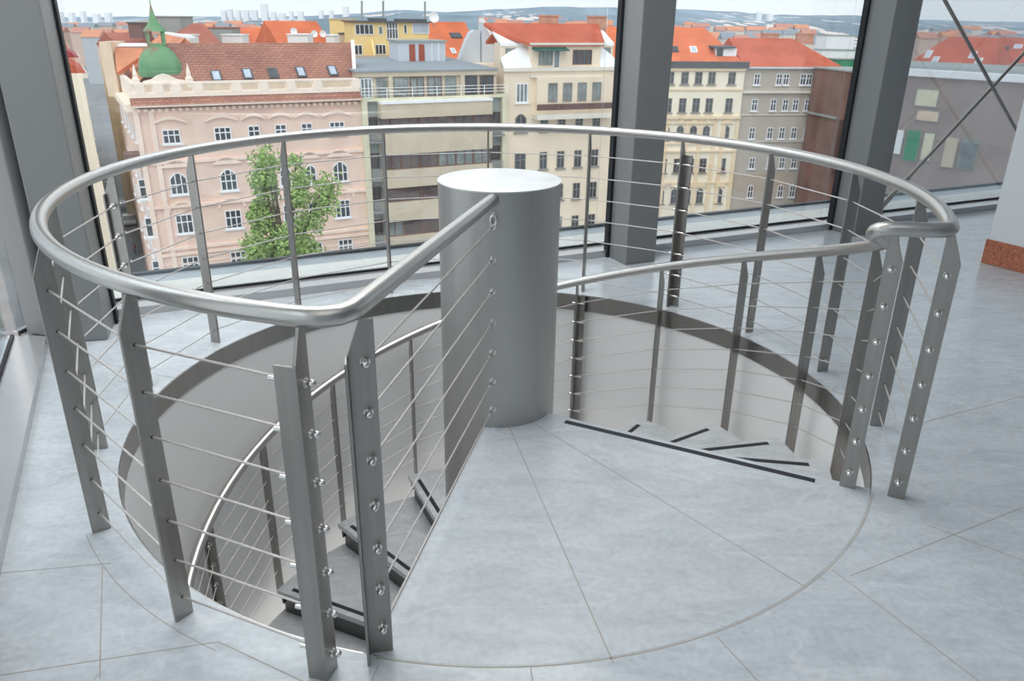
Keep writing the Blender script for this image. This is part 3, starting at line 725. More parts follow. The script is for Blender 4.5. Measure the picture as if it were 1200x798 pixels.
bm = BM(); zb0 = F2.z(510, 113)
for dz_ in (.35, .65, .95): F2.box(bm, 0, F2.L, zb0+dz_, zb0+dz_+.05, .42, .47)
for k in range(7): F2.box(bm, k*F2.L/6.-.03 if k else 0, k*F2.L/6+.03, zb0, zb0+.95, .42, .47)
link('terrace_rail', bm, MT['white_sheet'], T)
# ribbon storeys: spandrel bands stand out, window strips between
bands = [(118.5, 135), (151, 176), (194, 214), (231, 252), (270, 290), (309, 330), (349, 370)]
strips = [(135, 151), (176, 194), (214, 231), (252, 270), (290, 309), (330, 349)]
for y0, y1 in bands:
    bm = BM(); F2.box(bm, u0, u1, F2.z(505, y1), F2.z(505, y0), 0, 1.3); link('spandrel', bm, MT['concrete_beige'], T)
bm = BM(); F2.box(bm, u0, u1, F2.z(505, 118.6), F2.z(505, 118.6)+.22, 0, 1.42); link('white_coping', bm, MT['white_sheet'], T)
for k, (y0, y1) in enumerate(strips):
    za, zb = F2.z(505, y1), F2.z(505, y0); nW = 6
    for i in range(nW):
        wd_ = (u1-u0)/nW; pm = 'pane_pale' if (k == 1 and i in (3, 4, 5)) or (k == 3 and i == 0) else 'pane_brown'
        win(F2, T, u0+wd_*(i+.5), (za+zb)/2, wd_, zb-za, 2, 1, False, 'window_brown', pm, o=.75, bar=.09)
    for ux, wx in (((.55+u0)/2, u0-.6), ((u1+F2.L-.55)/2, F2.L-.55-u1)):
        win(F2, T, ux, (za+zb)/2+.1, wx*.92, (zb-za)*.95, 2, 1, False, 'window_brown', 'pane', o=.02)
    bm = BM()   # loggia fronts left and right
    for a_, b_ in ((.55, u0), (u1, F2.L-.55)):
        F2.box(bm, a_, b_, za-.95, za-.8, 0, 1.2)
        for q in range(5): F2.box(bm, a_, b_, za-.7+q*.2, za-.64+q*.2, 1.0, 1.05)
    link('balcony', bm, MT['steel_rail'], T)

# plant room and the yellow house behind it
FB = Fac(467, 88, 522, 90, 60)
T = bthing('plant_room', FB, 'white rooftop plant room with two red doors on the flat grey roof')
zb, zt = FB.z(495, 72.5), FB.z(495, 49); bm = BM(); FB.box(bm, 0, FB.L, zb, zt, -4, 0); link('wall', bm, MT['pale_grey_wall'], T)
T.location.z = zb; WORLD[T.name] = tuple(T.location); T.children[0].matrix_parent_inverse = inv_world(T)
bm = BM(); FB.box(bm, -.2, FB.L+.2, zt, zt+.15, -4.2, .2); link('roof_slab', bm, MT['concrete_grey'], T)
for px in (483, 494): 
    u = FB.u(px, 60); bm = BM(); FB.box(bm, u-.32, u+.32, zb+.05, zt-.25, 0, .06); link('door', bm, mat('red_door_%d' % px, lin((168, 88, 66)), .7), T)
for px in (506, 514): 
    u = FB.u(px, 60); bm = BM(); FB.box(bm, u-.06, u+.06, zb+.05, zt-.1, 0, .08); link('seam', bm, MT['window_white'], T)
FY = Fac(414, 102, 506, 105, 50)
T = bthing('yellow_house', FY, 'yellow house with flat dark roof rising behind the brown banded block')
body(FY, T, 0, FY.L, GZ, FY.z(460, 49), 10, MT['yellow_wall']); body(FY, T, -.0, FY.L-.4, FY.z(460, 49), FY.z(460, 26.5), 9, MT['yellow_wall'], 'upper_storey')
bm = BM(); FY.box(bm, -.3, FY.L, FY.z(460, 26.5), FY.z(460, 25), -9.5, .4); FY.box(bm, FY.u(436, 25), FY.u(453, 25), FY.z(460, 25), FY.z(460, 21.5), -4, .1); FY.box(bm, FY.u(468, 25), FY.u(500, 25), FY.z(460, 25), FY.z(460, 22), -4, .1); link('roof', bm, MT['dark_trim'], T)
for px, y, wpx, h, c, r, pm in [(427, 34.5, 20, 1.2, 4, 1, 'pane'), (446, 35.5, 5, 1.0, 1, 1, 'pane_pale'), (459.5, 35.5, 13, 2.0, 4, 3, 'pane'), (475, 34, 4, 1.1, 1, 1, 'pane'), (493, 33.5, 19, 1.2, 1, 1, 'pane_sky'),
                               (420, 58.5, 9, 1.2, 2, 1, 'pane'), (446, 58, 12, 1.2, 3, 1, 'pane')]:
    win(FY, T, FY.u(px, y), FY.z(px, y), wpx*.112, h, c, r, False, 'window_white', pm)
for px in (434.5, 461.5):
    u = FY.u(px, 55); bm = BM(); prism(bm, [FY.P(u, FY.z(460, 71), 0), FY.P(u, FY.z(460, 71), 1.9), FY.P(u, FY.z(460, 60), 1.5), FY.P(u, FY.z(460, 47), .3), FY.P(u, FY.z(460, 47), 0)], FY.d*.3); link('terrace_divider', bm, MT['yellow_wall'], T)
bm = BM(); FY.box(bm, 0, FY.L*.62, FY.z(460, 71), FY.z(460, 64), 1.9, 2.0); link('terrace_front', bm, MT['concrete_beige'], T)
for px, y1, lab in [(424, 1, 'left'), (449, 1, 'middle'), (498, 2, 'right')]:
    p0 = slope_pt(FY, px, 24, 2, 0); p1 = slope_pt(FY, px, y1, 2, 0)
    bm = BM(); tube(bm, [p0, p1], .13, 8); link('antenna_mast', bm, MT['concrete_grey'], T)
def dish(px, py, f, o, r, label):
    c = slope_pt(f, px, py, o, 0); t = thing('satellite_dish', tuple(c - Vector((0, 0, r*1.6))), label, 'satellite dish')
    ax = (CAM-c).normalized() + Vector((.3, 0, .3)); ax.normalize(); u_ = ax.orthogonal().normalized(); v_ = ax.cross(u_)
    bm = BM(); rings = []
    for q in range(5):
        rr_ = r*q/4 + .001; rings.append([bm.verts.new(c + ax*(.35*r*(q/4)**2) + (math.cos(k*math.pi/8)*u_ + math.sin(k*math.pi/8)*v_)*rr_) for k in range(16)])
    for q in range(4):
        for k in range(16): bm.faces.new((rings[q][k], rings[q][(k+1) % 16], rings[q+1][(k+1) % 16], rings[q+1][k]))
    ob = link('dish', bm, MT['white_sheet'], t); m = ob.modifiers.new('s', 'SOLIDIFY'); m.thickness = .04
    bm = BM(); tube(bm, [c-Vector((0, 0, r*1.6)), c], .05, 8); link('mast', bm, MT['steel_rail'], t)
dish(508, 21, FY, 1, .65, 'large white satellite dish on the right end of the yellow house roof')

# ---- roofs and houses, one by one
MT['tile_orange'] = tiles('orange_roof_tiles', lin((240, 138, 98)), lin((230, 126, 86)), lin((208, 108, 74)), (.9, .43, 0), 1.2, 2.2, msize=.015)
MT['tile_red'] = tiles('red_roof_tiles', lin((214, 116, 90)), lin((204, 106, 82)), lin((180, 92, 72)), (.9, .43, 0), 1.2, 2.2, msize=.015)
MT['tile_dull'] = tiles('dull_red_roof_tiles', lin((196, 124, 106)), lin((186, 114, 98)), lin((164, 98, 84)), (.9, .43, 0), 1.2, 2.2, msize=.015)
MT['crimson_sheet'] = mat('crimson_sheet_roof', lin((170, 84, 88)), .6, 0, .1, .5)
def house(x0, x1, D0, D1, ye, yr, wm, rm, label, hipl=0, hipr=0, dep=5, skl=(), wins=(), name='tiled_roof_house', xm=None, pm='pane'):
    f = Fac(x0, D0, x1, D1, ye); xm = xm or (x0+x1)/2; t = bthing(name, f, label)
    ze = f.z(xm, ye); body(f, t, 0, f.L, GZ, ze, dep*2, wm)
    rz = slope_pt(f, xm, yr, dep, 0).z
    e0 = f.P(-.2, ze, .3); e1 = f.P(f.L+.2, ze, .3); r1 = f.P(f.L+.2-hipr, rz, -dep); r0 = f.P(-.2+hipl, rz, -dep)
    k0 = f.P(-.2, ze, -2*dep); k1 = f.P(f.L+.2, ze, -2*dep)
    bm = BM(); V = [bm.verts.new(v) for v in (e0, e1, r1, r0, k0, k1)]
    e0_, e1_, r1_, r0_, k0_, k1_ = V
    fs = [bm.faces.new((e0_, e1_, r1_, r0_)), bm.faces.new((k1_, k0_, r0_, r1_)), bm.faces.new((e1_, k1_, r1_)), bm.faces.new((k0_, e0_, r0_)), bm.faces.new((e0_, k0_, k1_, e1_))]
    bmesh.ops.recalc_face_normals(bm, faces=fs); link('roof', bm, rm, t)
    s = (f.P(0, rz, -dep)-f.P(0, ze, .3)).normalized()
    bm = BM(); f.box(bm, -.25, f.L+.25, ze-.2, ze+.02, 0, .5); link('gutter', bm, MT['pale_grey_wall'], t)
    for px, py, w_, h_, q in skl: skylight(t, px, py, w_, h_, e0, e1, s, 'white_sheet' if q == 'pane_sky' else 'dark_trim', q)
    for px, py, w_, h_, c_ in wins: win(f, t, f.u(px, py), f.z(px, py), w_, h_, c_, 1, False, 'window_white', pm)
    return f, t
def chimney(px, y0, y1, f, o, w_, label_t, m='brick_chimney'):
    c = slope_pt(f, px, y1, o, 0); z1 = slope_pt(f, px, y0, o, 0).z
    bm = BM(); obox(bm, Vector((c.x-w_/2, c.y, c.z-.6)), (w_, 0, 0), (0, .9, 0), (0, 0, z1-c.z+.6)); obox(bm, Vector((c.x-w_/2-.1, c.y-.1, z1-.02)), (w_+.2, 0, 0), (0, 1.1, 0), (0, 0, .15)); link('chimney', bm, MT[m], label_t)

f, t = house(506, 566, 122, 128, 72, 25.5, MT['pale_grey_wall'], MT['tile_orange'], 'steep bright orange roof with two skylights right of the yellow house', dep=5, skl=[(534, 42, 2.0, 1.0, 'pane'), (531, 60, .8, 1.0, 'pane_sky')])
FG = Fac(541, 95, 592, 97, 80)
t = bthing('gable_wall', FG, 'pale grey stepped gable wall with white sloping edge beside the cream house', 'wall')
bm = BM(); prism(bm, [FG.P(*FG.uz(x, y)) for x, y in [(538, 72), (547, 48), (552, 38), (557, 35), (563, 36), (563, 73)]], FG.n*-1.2); link('step_panel', bm, MT['pale_grey_wall'], t)
bm = BM(); prism(bm, [FG.P(*FG.uz(x, y), .3) for x, y in [(564, 92), (564, 26), (567, 26), (574, 44), (584, 62), (593, 76), (593, 92)]], FG.n*-1.2); link('panel', bm, MT['pale_grey_wall'], t)
bm = BM()
for (xa, ya), (xb, yb) in zip([(565, 26), (574, 44), (584, 62)], [(574, 44), (584, 62), (594, 77)]):
    a_ = FG.P(*FG.uz(xa, ya), .5); b_ = FG.P(*FG.uz(xb, yb), .5); prism(bm, [a_, b_, b_+Vector((0, 0, .45)), a_+Vector((0, 0, .45))], FG.n*-1.6)
link('white_edge', bm, MT['white_sheet'], t)

# ---- cream house with dormer storey
F3 = Fac(591, 83.8, 723, 88.6, 100)
T = bthing('cream_house', F3, 'cream house with brown balcony and white mansard sides left of the middle column')
zt = F3.z(655, 80); body(F3, T, 0, F3.L, GZ, zt, 13, MT['cream_wall'])
ua, ub = F3.u(623, 70), F3.u(704, 70)
zd = F3.z(655, 51.5)
bm = BM(); F3.box(bm, ua, ub, zt-.3, zd, -10, -.15); link('dormer_storey', bm, MT['cream_wall'], T)
bm = BM(); F3.box(bm, -.1, F3.L+.1, zt-.25, zt+.1, -.3, .3); F3.box(bm, ua-.2, ub+.2, F3.z(655, 90), F3.z(655, 87.5), 0, .35); F3.box(bm, ua-.3, ub+.3, zd-.1, zd+.12, -1, .25); link('cornice', bm, MT['pale_sill'], T)
# bay projection
bm = BM(); F3.box(bm, F3.u(627, 100), F3.u(714, 100), F3.z(655, 134), F3.z(655, 90), 0, .6); link('bay', bm, MT['cream_wall'], T)
bm = BM(); zr3 = slope_pt(F3, 655, 27.5, 4.5, 0).z
e0 = F3.P(ua-.3, zd+.1, .2); e1 = F3.P(ub+.3, zd+.1, .2); r0 = F3.P(ua-1.8, zr3, -4.5); r1 = F3.P(ub+1.8, zr3, -4.5); prism(bm, [e0, e1, r1, r0], (0, 0, -.3)); prism(bm, [r0, r1, F3.P(ub+1.8, zd, -9), F3.P(ua-1.8, zd, -9)], (0, 0, -.3))
prism(bm, [F3.P(.2, F3.z(600, 38), -3.2), e0, r0, F3.P(-.6, zr3, -4.6)], (0, 0, -.3)); link('roof', bm, MT['tile_red'], T)
bm = BM()
for s0, s1, w0_, w1_ in ((ua, 0, -.2, .05), (ub, F3.L, .2, -.05)):
    prism(bm, [F3.P(s1, zt, .1), F3.P(s0, zt, .1), F3.P(s0, F3.z(655, 58), -1.1), F3.P(s0 + (s1-s0)*.25, F3.z(655, 52), -1.5), F3.P(s1, F3.z(655, 68), -1.1)], (0, 0, -.25))
    prism(bm, [F3.P(s1, F3.z(655, 51), -1.2), F3.P(s0+(s1-s0)*.15, F3.z(655, 51), -1.2), F3.P(s0+(s1-s0)*.55, F3.z(655, 36), -3.8), F3.P(s1, F3.z(655, 36), -3.8)], (0, 0, -.3))
link('white_mansard', bm, MT['white_sheet'], T)
bm = BM(); F3.box(bm, 0, ua, zt, F3.z(655, 51), -3, -1.3); F3.box(bm, ub, F3.L, zt, F3.z(655, 51), -3, -1.3); link('side_storey', bm, MT['cream_wall'], T)
win(F3, T, F3.u(606, 65), F3.z(606, 65), 1.6, 1.3, 3, 1, False, 'window_grey', 'pane_pale', o=-1.3)
win(F3, T, F3.u(717, 65), F3.z(717, 64), 1.0, 1.3, 2, 1, False, 'window_grey', 'pane_pale', o=-1.3)
win(F3, T, F3.u(640, 67), F3.z(640, 67), 1.55, 1.6, 3, 1, False, 'window_grey', 'pane_pale', o=-.15); win(F3, T, F3.u(653, 68), F3.z(653, 68.5), .75, 2.1, 1, 1, False, 'window_white', 'pane_pale', o=-.15)
win(F3, T, F3.u(683, 67), F3.z(683, 67), 2.2, 1.45, 4, 1, False, 'window_brown', 'pane', o=-.15)
bm = BM(); u_ = F3.u(644, 57); prism(bm, [F3.P(u_-1.9, F3.z(655, 55.5), -.1), F3.P(u_-1.9, F3.z(655, 58.5), .9), F3.P(u_-1.9, F3.z(655, 59.5), .9), F3.P(u_-1.9, F3.z(655, 58), -.1)], F3.d*3.8); link('awning', bm, mat('green_awning', lin((60, 100, 88)), .8), T)
for px in (645, 662, 679, 696): win(F3, T, F3.u(px, 107), F3.z(655, 107.5), 1.05, 1.9, 2, 1, False, 'window_grey', 'pane_pale', o=.6)
win(F3, T, F3.u(611.5, 107), F3.z(611, 109), 1.3, 1.9, 3, 1, False, 'window_white', 'pane_pale', sur=True)
rr = [(655, 145, 1.75, True), (655, 187, 1.85, False), (655, 225, 1.8, False), (655, 263, 1.8, False), (655, 301, 1.8, False)]
for px in (610, 637.5, 658, 678.5, 698.5):
    for x, y, h, arch in rr: win(F3, T, F3.u(px, 145), F3.z(x, y), 1.25 if px == 610 else .88, h-(.3 if arch else 0), 2, 2, arch, 'window_grey', 'pane' if (px+y) % 3 else 'pane_pale', sur=True)
bm = BM(); za = F3.z(655, 131); F3.box(bm, F3.u(627, 100)-.3, F3.u(714, 100)+.1, za-.6, za-.1, 0, 1.5); link('balcony_slab', bm, MT['pale_sill'], T)
bm = BM(); zz0, zz1 = F3.z(655, 127), F3.z(655, 120); a_, b_ = F3.u(627, 100)-.3, F3.u(714, 100)+.1
F3.box(bm, a_, b_, zz1-.08, zz1, 1.4, 1.5); F3.box(bm, a_, b_, zz0, zz0+.08, 1.4, 1.5); F3.box(bm, a_, b_, zz0, zz1-.1, 1.38, 1.42)
for k in range(24): F3.box(bm, a_+(b_-a_)*k/23-.04, a_+(b_-a_)*k/23+.04, zz0, zz1, 1.42, 1.5)
link('balcony_front', bm, MT['balcony_brown'], T)
for px in (643, 700): chimney(px, 19 if px == 643 else 20, 28, F3, 5, 2.1, T, 'brick_chimney')

# ---- ivory house behind the middle column
F4 = Fac(716, 103.5, 873, 105.5, 85)
T = bthing('ivory_house', F4, 'ivory ornate house with bright orange roof right of the middle column')
zt = F4.z(820, 79); body(F4, T, 0, F4.L, GZ, zt, 13, MT['ivory_wall'])
bm = BM(); F4.box(bm, 0, F4.L+.3, zt-.05, F4.z(820, 72), -.4, .5); link('parapet', bm, MT['dark_trim'], T)
bm = BM()
for y0, y1, o_ in ((79, 82.5, .35), (104, 106, .15), (136, 139, .4), (167, 169, .2), (176, 178, .25), (213, 215, .2)): F4.box(bm, 0, F4.L, F4.z(820, y1), F4.z(820, y0), 0, o_)
for px in (784, 809, 825, 842, 852, 868): u = F4.u(px, 110); F4.box(bm, u-.28, u+.28, GZ+3, F4.z(820, 140), 0, .14)
link('string_courses', bm, MT['ivory_ornament'], T)
zr4 = slope_pt(F4, 820, 32, 5, 0).z
e0 = F4.P(0, F4.z(820, 73), 0); e1 = F4.P(F4.L-.4, F4.z(820, 73), 0); r0 = F4.P(0, zr4, -5); r1 = F4.P(F4.u(838, 60), zr4, -5)
bm = BM(); prism(bm, [e0, e1, r1, r0], (0, 0, -.3)); prism(bm, [r0, r1, e1 - F4.n*10, e0-F4.n*10], (0, 0, -.3)); prism(bm, [e1, e1-F4.n*10, r1], (0, 0, -.3)); link('roof', bm, MT['tile_orange'], T)
s4 = ((F4.P(0, zr4, -5))-e0).normalized()
skylight(T, 790, 58, 1.0, 1.0, e0, e1, s4, 'dark_trim', 'pane'); skylight(T, 812.5, 58.5, .9, 1.1, e0, e1, s4, 'white_sheet', 'pane_sky')
ud0, ud1 = F4.u(842, 62), F4.u(866, 66)
bm = BM(); F4.box(bm, ud0, ud1, F4.z(820, 71), F4.z(820, 57), -4, -.9); link('dormer', bm, MT['white_sheet'], T)
bm = BM(); prism(bm, [F4.P(ud0-.6, F4.z(820, 56.5), -.5), F4.P(ud1-.3, F4.z(820, 56.5), -.5), F4.P(ud1-.3, F4.z(820, 55), -4.5), F4.P(ud0-.6, F4.z(820, 55), -4.5)], (0, 0, .2)); link('dormer_roof', bm, MT['dark_trim'], T)
win(F4, T, ud0+.5, F4.z(820, 61), .8, 1.0, 1, 1, False, 'dark_trim', 'pane', o=-.9)
for y, h, arch in ((91.5, 1.5, 0), (123.5, 1.8, 0), (157, 1.5, 1), (194, 1.9, 0), (231, 1.7, 1), (268, 1.8, 0)):
    for px in (717, 735, 752, 769, 785.5, 802.5, 818.5, 834, 857.5):
        z = F4.z(820, y)
        win(F4, T, F4.u(px, 92), z, .95, h, 2, 2, bool(arch), 'window_grey', 'pane', sur=True)
for px in (785.5, 802.5, 818.5, 834, 857.5):
    for y in (145, 219):
        u = F4.u(px, 92); z = F4.z(820, y); bm = BM()
        if y == 145: prism(bm, [F4.P(u-.85, z, 0), F4.P(u+.85, z, 0), F4.P(u, z+.75, 0)], F4.n*.25)
        else: prism(bm, [F4.P(u - .8*math.cos(math.pi*k/8), z + .6*math.sin(math.pi*k/8), 0) for k in range(9)], F4.n*.25)
        link('pediment', bm, MT['ivory_ornament'], T)

# ---- grey house, hipped red roof, and its brick party wall
f5, T = house(873, 986, 105.8, 107.5, 78.5, 45, MT['grey_wall'], MT['tile_red'], 'grey rendered house with hipped red roof between the ivory house and brick wall', 0, 4.6, 6, name='grey_house')
bm = BM(); f5.box(bm, 0, f5.L, f5.z(930, 109), f5.z(930, 106.5), 0, .4); f5.box(bm, 0, f5.L, f5.z(930, 134)-.1, f5.z(930, 134), 0, .15); f5.box(bm, 0, f5.L, f5.z(930, 165)-.1, f5.z(930, 165), 0, .2); link('string_courses', bm, MT['pale_sill'], T)
for y, h, arch, xs in ((93, 1.4, 0, (887, 913, 921, 941, 948)), (123, 1.5, 0, (884, 906, 920, 932, 946)), (156, 1.5, 0, (881, 902, 916, 930, 945)), (191, 1.5, 0, (881, 902, 916, 930, 945)), (225, 1.5, 1, (879, 900, 914, 928, 943))):
    for px in xs:
        u = f5.u(px, y); win(f5, T, u, f5.z(905, y), .8, h, 2, 2, bool(arch), 'window_white', 'pane', sur=True)
for px in (903, 944): chimney(px, 40, 46, f5, 6, 2.2, T)
FBk = Fac(953, 106.5, 1003, 97.5, 90)
MT['brick'] = tiles('brown_brick_wall', lin((160, 116, 104)), lin((138, 98, 90)), lin((150, 132, 124)), tuple(FBk.d), 2.2, 3.0, msize=.03, var=.15)
T = bthing('brick_party_wall', FBk, 'tall windowless brown brick wall left of the right hand column', 'wall')
body(FBk, T, 0, FBk.L, GZ, FBk.z(965, 81), 6, MT['brick'], 'brick_wall'); 
bm = BM(); FBk.box(bm, -.1, FBk.L+.1, FBk.z(965, 81), FBk.z(965, 81)+.18, -6, .15); FBk.box(bm, 0, FBk.L*.75, FBk.z(960, 134)-.12, FBk.z(960, 134)+.12, 0, .35); link('coping', bm, MT['concrete_grey'], T)
bm = BM(); u_ = FBk.u(981, 160); FBk.box(bm, u_, u_+.8, FBk.z(981, 205), FBk.z(981, 139), 0, .6); link('flue', bm, MT['balcony_brown'], T)

# ---- long brick house in the right window bay
F6 = Fac(1003, 92, 1290, 74, 88)
MT['brick2'] = tiles('pale_brown_brick_facade', lin((168, 148, 142)), lin((152, 132, 126)), lin((172, 160, 154)), tuple(F6.d), 1.6, 2.4, msize=.05, var=.1)
T = bthing('brick_house', F6, 'long brown brick house with white roof edge behind the crossed rods')
zt = F6.z(1120, 92); body(F6, T, 0, F6.L, GZ, zt, 14, MT['brick2'])
bm = BM(); F6.box(bm, -.2, F6.L, zt, F6.z(1120, 84), -1.5, .3); link('roof_edge', bm, MT['white_sheet'], T)
bm = BM(); F6.box(bm, 0, F6.L, F6.z(1120, 83.8), F6.z(1120, 80.5), -13, -1.5); link('flat_roof', bm, MT['concrete_grey'], T)
for x0_, x1_, y0_, y1_, mm in [(1050, 1062, 151, 182, 'white_sheet'), (1064, 1082, 152, 190, 'green_wall'), (1084, 1098, 155, 190, 'olive_edge'), (1109, 1126, 160, 198, 'concrete_beige'), (1128, 1150, 162, 200, 'pane_pale'), (1075, 1103, 104, 126, 'olive_edge'), (1075, 1103, 129, 143, 'beige_panel')]:  # coloured reflections in the room's glass, painted as panels on this facade
    a_, b_ = F6.u(x0_, y0_), F6.u(x1_, y0_); bm = BM(); F6.box(bm, a_, b_, F6.z((x0_+x1_)/2, y1_), F6.z((x0_+x1_)/2, y0_), 0, .12); w_ = link('window', bm, MT['window_grey'], T)  # frame around a painted reflection, the wall has no window here
    bm = BM(); F6.box(bm, a_+.12, b_-.12, F6.z((x0_+x1_)/2, y1_)+.12, F6.z((x0_+x1_)/2, y0_)-.12, .1, .15); link('reflection_panel', bm, MT[mm], w_)
house(1063, 1168, 120, 112, 79, 43, MT['green_wall'], MT['tile_red'], 'red tiled roof with two pairs of skylights above the long brick house', 3.5, 2, 5, skl=[(1088, 64, .8, 1.6, 'pane_sky'), (1096, 71, .8, 1.4, 'pane_sky'), (1140, 65, .8, 1.4, 'pane_sky'), (1147, 72, .8, 1.2, 'pane_sky')])
house(1135, 1240, 134, 126, 74, 44, MT['cream_wall'], MT['tile_red'], 'farther red roof with a row of skylights at the right edge', 3, 3, 5, skl=[(1146, 55, .9, .9, 'pane_sky'), (1166, 55, .9, .9, 'pane_sky'), (1179, 57, .9, .9, 'pane'), (1193, 55, 1.1, 1.0, 'pane_sky')])

# ---- roofs behind the pink house, left to right
f, t = house(327, 386, 130, 136, 52, 24.5, MT['cream_wall'], MT['tile_orange'], 'orange roof with round dishes behind the brown tiled roof', dep=4)
for px, py in ((368, 40), (378, 40), (344, 37)): dish(px, py, f, -.5, .55, {368: 'white dish at centre of the orange roof, left of two close together', 378: 'white dish on the orange roof, nearest the beige house', 344: 'white dish above the white rooftop box on the orange roof'}[px])
def boxthing(x0, x1, y0, y1, D, dep, m, name, label, cat, cap=None):
    f = Fac(x0, D, x1, D, (y0+y1)/2); t = thing(name, tuple(f.P(f.L/2, f.z((x0+x1)/2, y1))), label, cat)
    bm = BM(); f.box(bm, 0, f.L, f.z((x0+x1)/2, y1), f.z((x0+x1)/2, y0), -dep, 0); link('wall', bm, m, t)
    bm = BM(); f.box(bm, -.15, f.L+.15, f.z((x0+x1)/2, y0), f.z((x0+x1)/2, y0)+.15, -dep-.1, .15); link('roof_cap', bm, cap or m, t); return f, t
boxthing(337, 361, 41, 52, 118, 3, MT['white_sheet'], 'rooftop_box', 'white rooftop box below the dishes, behind the brown roof ridge', 'rooftop box')
boxthing(382, 392, 42, 52, 117, 3, MT['white_sheet'], 'rooftop_box', 'small white rooftop box right of the orange dish roof', 'rooftop box')
boxthing(387, 412, 23, 60, 134, 6, MT['yellow_wall'], 'beige_house', 'plain beige house wall between the orange dish roof and yellow house', 'building', MT['concrete_beige'])
boxthing(398, 413, 40, 60, 112, 3, MT['concrete_beige'], 'rooftop_box', 'brownish beige rooftop box against the left side of the yellow house', 'rooftop box', MT['dark_trim'])
f, t = house(274, 309, 140, 142, 52, 32.5, MT['cream_wall'], MT['tile_orange'], 'small orange roof between white rooftop box and ornate grey gable', dep=3.5)
boxthing(260, 284, 41.5, 53, 122, 3, MT['white_sheet'], 'rooftop_box', 'long white rooftop box behind the ridge right of the dome', 'rooftop box')
boxthing(241, 273, 33, 53, 136, 4, MT['concrete_grey'], 'grey_house', 'low grey flat roofed house behind the white rooftop box', 'building', MT['tile_dull'])
f, t = boxthing(309, 327, 38, 52, 138, 4, MT['concrete_beige'], 'gabled_house', 'small grey beige gabled house between two orange roofs', 'building')
bm = BM(); prism(bm, [f.P(0, f.z(318, 38), 0), f.P(f.L, f.z(318, 38), 0), f.P(f.L*.8, f.z(318, 31), 0), f.P(f.L*.5, f.z(318, 27), 0), f.P(f.L*.2, f.z(318, 31), 0)], f.n*-.6); link('gable', bm, MT['concrete_beige'], t)
house(205, 262, 112, 116, 56, 27, MT['brick_chimney'], MT['tile_dull'], 'dull red gabled roof right behind the green dome', 4.5, 1, 5, skl=())
boxthing(202, 222, 42, 54, 100, 3, MT['white_sheet'], 'rooftop_box', 'white rooftop box immediately right of the dome lantern', 'rooftop box')
boxthing(182, 212, 20, 45, 124, 5, MT['concrete_grey'], 'grey_house', 'grey concrete lift house with flat top behind the dome lantern', 'building')
house(141, 188, 112, 116, 54, 38, MT['cream_wall'], MT['tile_dull'], 'low dull red roof left of the green dome', 0, 0, 4)
boxthing(151, 166, 27.5, 45, 112, 3, MT['balcony_brown'], 'rooftop_box', 'brown boarded rooftop box left of the dome spire', 'rooftop box', MT['dark_trim'])
boxthing(164, 176, 26, 40, 115, 3, MT['beige_panel'], 'rooftop_box', 'pinkish chimney block beside the brown boarded box', 'rooftop box')

boxthing(968, 1001, 42, 62, 165, 6, MT['white_sheet'], 'white_house', 'white flat roofed house behind the red hipped roof, left of the right hand column', 'building', MT['concrete_grey'])
boxthing(962, 1004, 59, 70, 150, 4, MT['white_sheet'], 'white_house', 'long low white house in front of the white flat roofed one', 'building', MT['concrete_grey'])
boxthing(978, 1004, 70, 84, 135, 3, MT['green_wall'], 'green_house', 'green walled low house just above the brown brick party wall', 'building', MT['concrete_grey'])
# ---- the narrow side street
SV = Vector((-85.5, 164, 0)) + CAM*0
FL = FV(Vector((-40.5, 74, 0)), sd_, 20); 
def street_house(u0, u1, zt, m, rm, label, hr=3.4, dep=9):
    f = FV(Vector((-40.5, 74, 0)) + sd_*u0, sd_, u1-u0); f.n = Vector((.894, .447, 0)); t = bthing('street_house', f, label, 'building', None)
    body(f, t, 0, f.L, GZ, zt, dep, m)
    bm = BM(); prism(bm, [f.P(0, zt, .4), f.P(0, zt+hr, -dep/2), f.P(0, zt, -dep)], f.d*f.L); link('roof', bm, rm, t)
    bm = BM(); f.box(bm, 0, f.L, zt-.5, zt, 0, .5); link('cornice', bm, MT['pale_sill'], t)
    nz = int((zt-GZ)/3.6)
    for k in range(nz):
        for q in range(max(1, int(f.L/3.2))): win(f, t, 1.6+q*3.2, zt-2.2-k*3.6, 1.1, 1.8, 2, 2, False, 'window_white', 'pane', sur=True)
street_house(8, 24, -4.2, MT['ivory_wall'], MT['tile_red'], 'cream street house nearest the wide left column, across the side street')
street_house(24, 38, -3.4, MT['concrete_beige'], MT['crimson_sheet'], 'street house with crimson roof, left side of the side street')
street_house(38, 58, -5.5, MT['yellow_wall'], MT['tile_dull'], 'yellowish street house farther along the left side of the street')
street_house(58, 84, -6.5, MT['grey_wall'], MT['tile_orange'], 'grey street house with orange roof where the street narrows')
street_house(84, 130, -5.0, MT['cream_wall'], MT['tile_red'], 'farthest cream street house on the left of the side street')
FR = FV(F1.A + sd_*27.5 + F1.d*2.5, sd_, 40)
T = bthing('grey_street_building', FR, 'pale house with orange roof just beyond the pink wing, right side of the street')
body(FR, T, 0, 22, GZ, -7.5, 9, MT['ivory_wall']); bm = BM(); prism(bm, [FR.P(0, -7.5, .4), FR.P(0, -4.0, -4.5), FR.P(0, -7.5, -9)], sd_*22); link('roof', bm, MT['tile_orange'], T)
for q in range(6):
    for k in range(5): win(FR, T, 2+q*3.4, -9-k*3.7, 1.1, 1.8, 2, 2, False, 'window_white', 'pane', sur=True)
FR2 = FV(F1.A + sd_*51 + F1.d*4, sd_, 60)
T = bthing('grey_street_building', FR2, 'long pale house farthest away on the right side of the street')
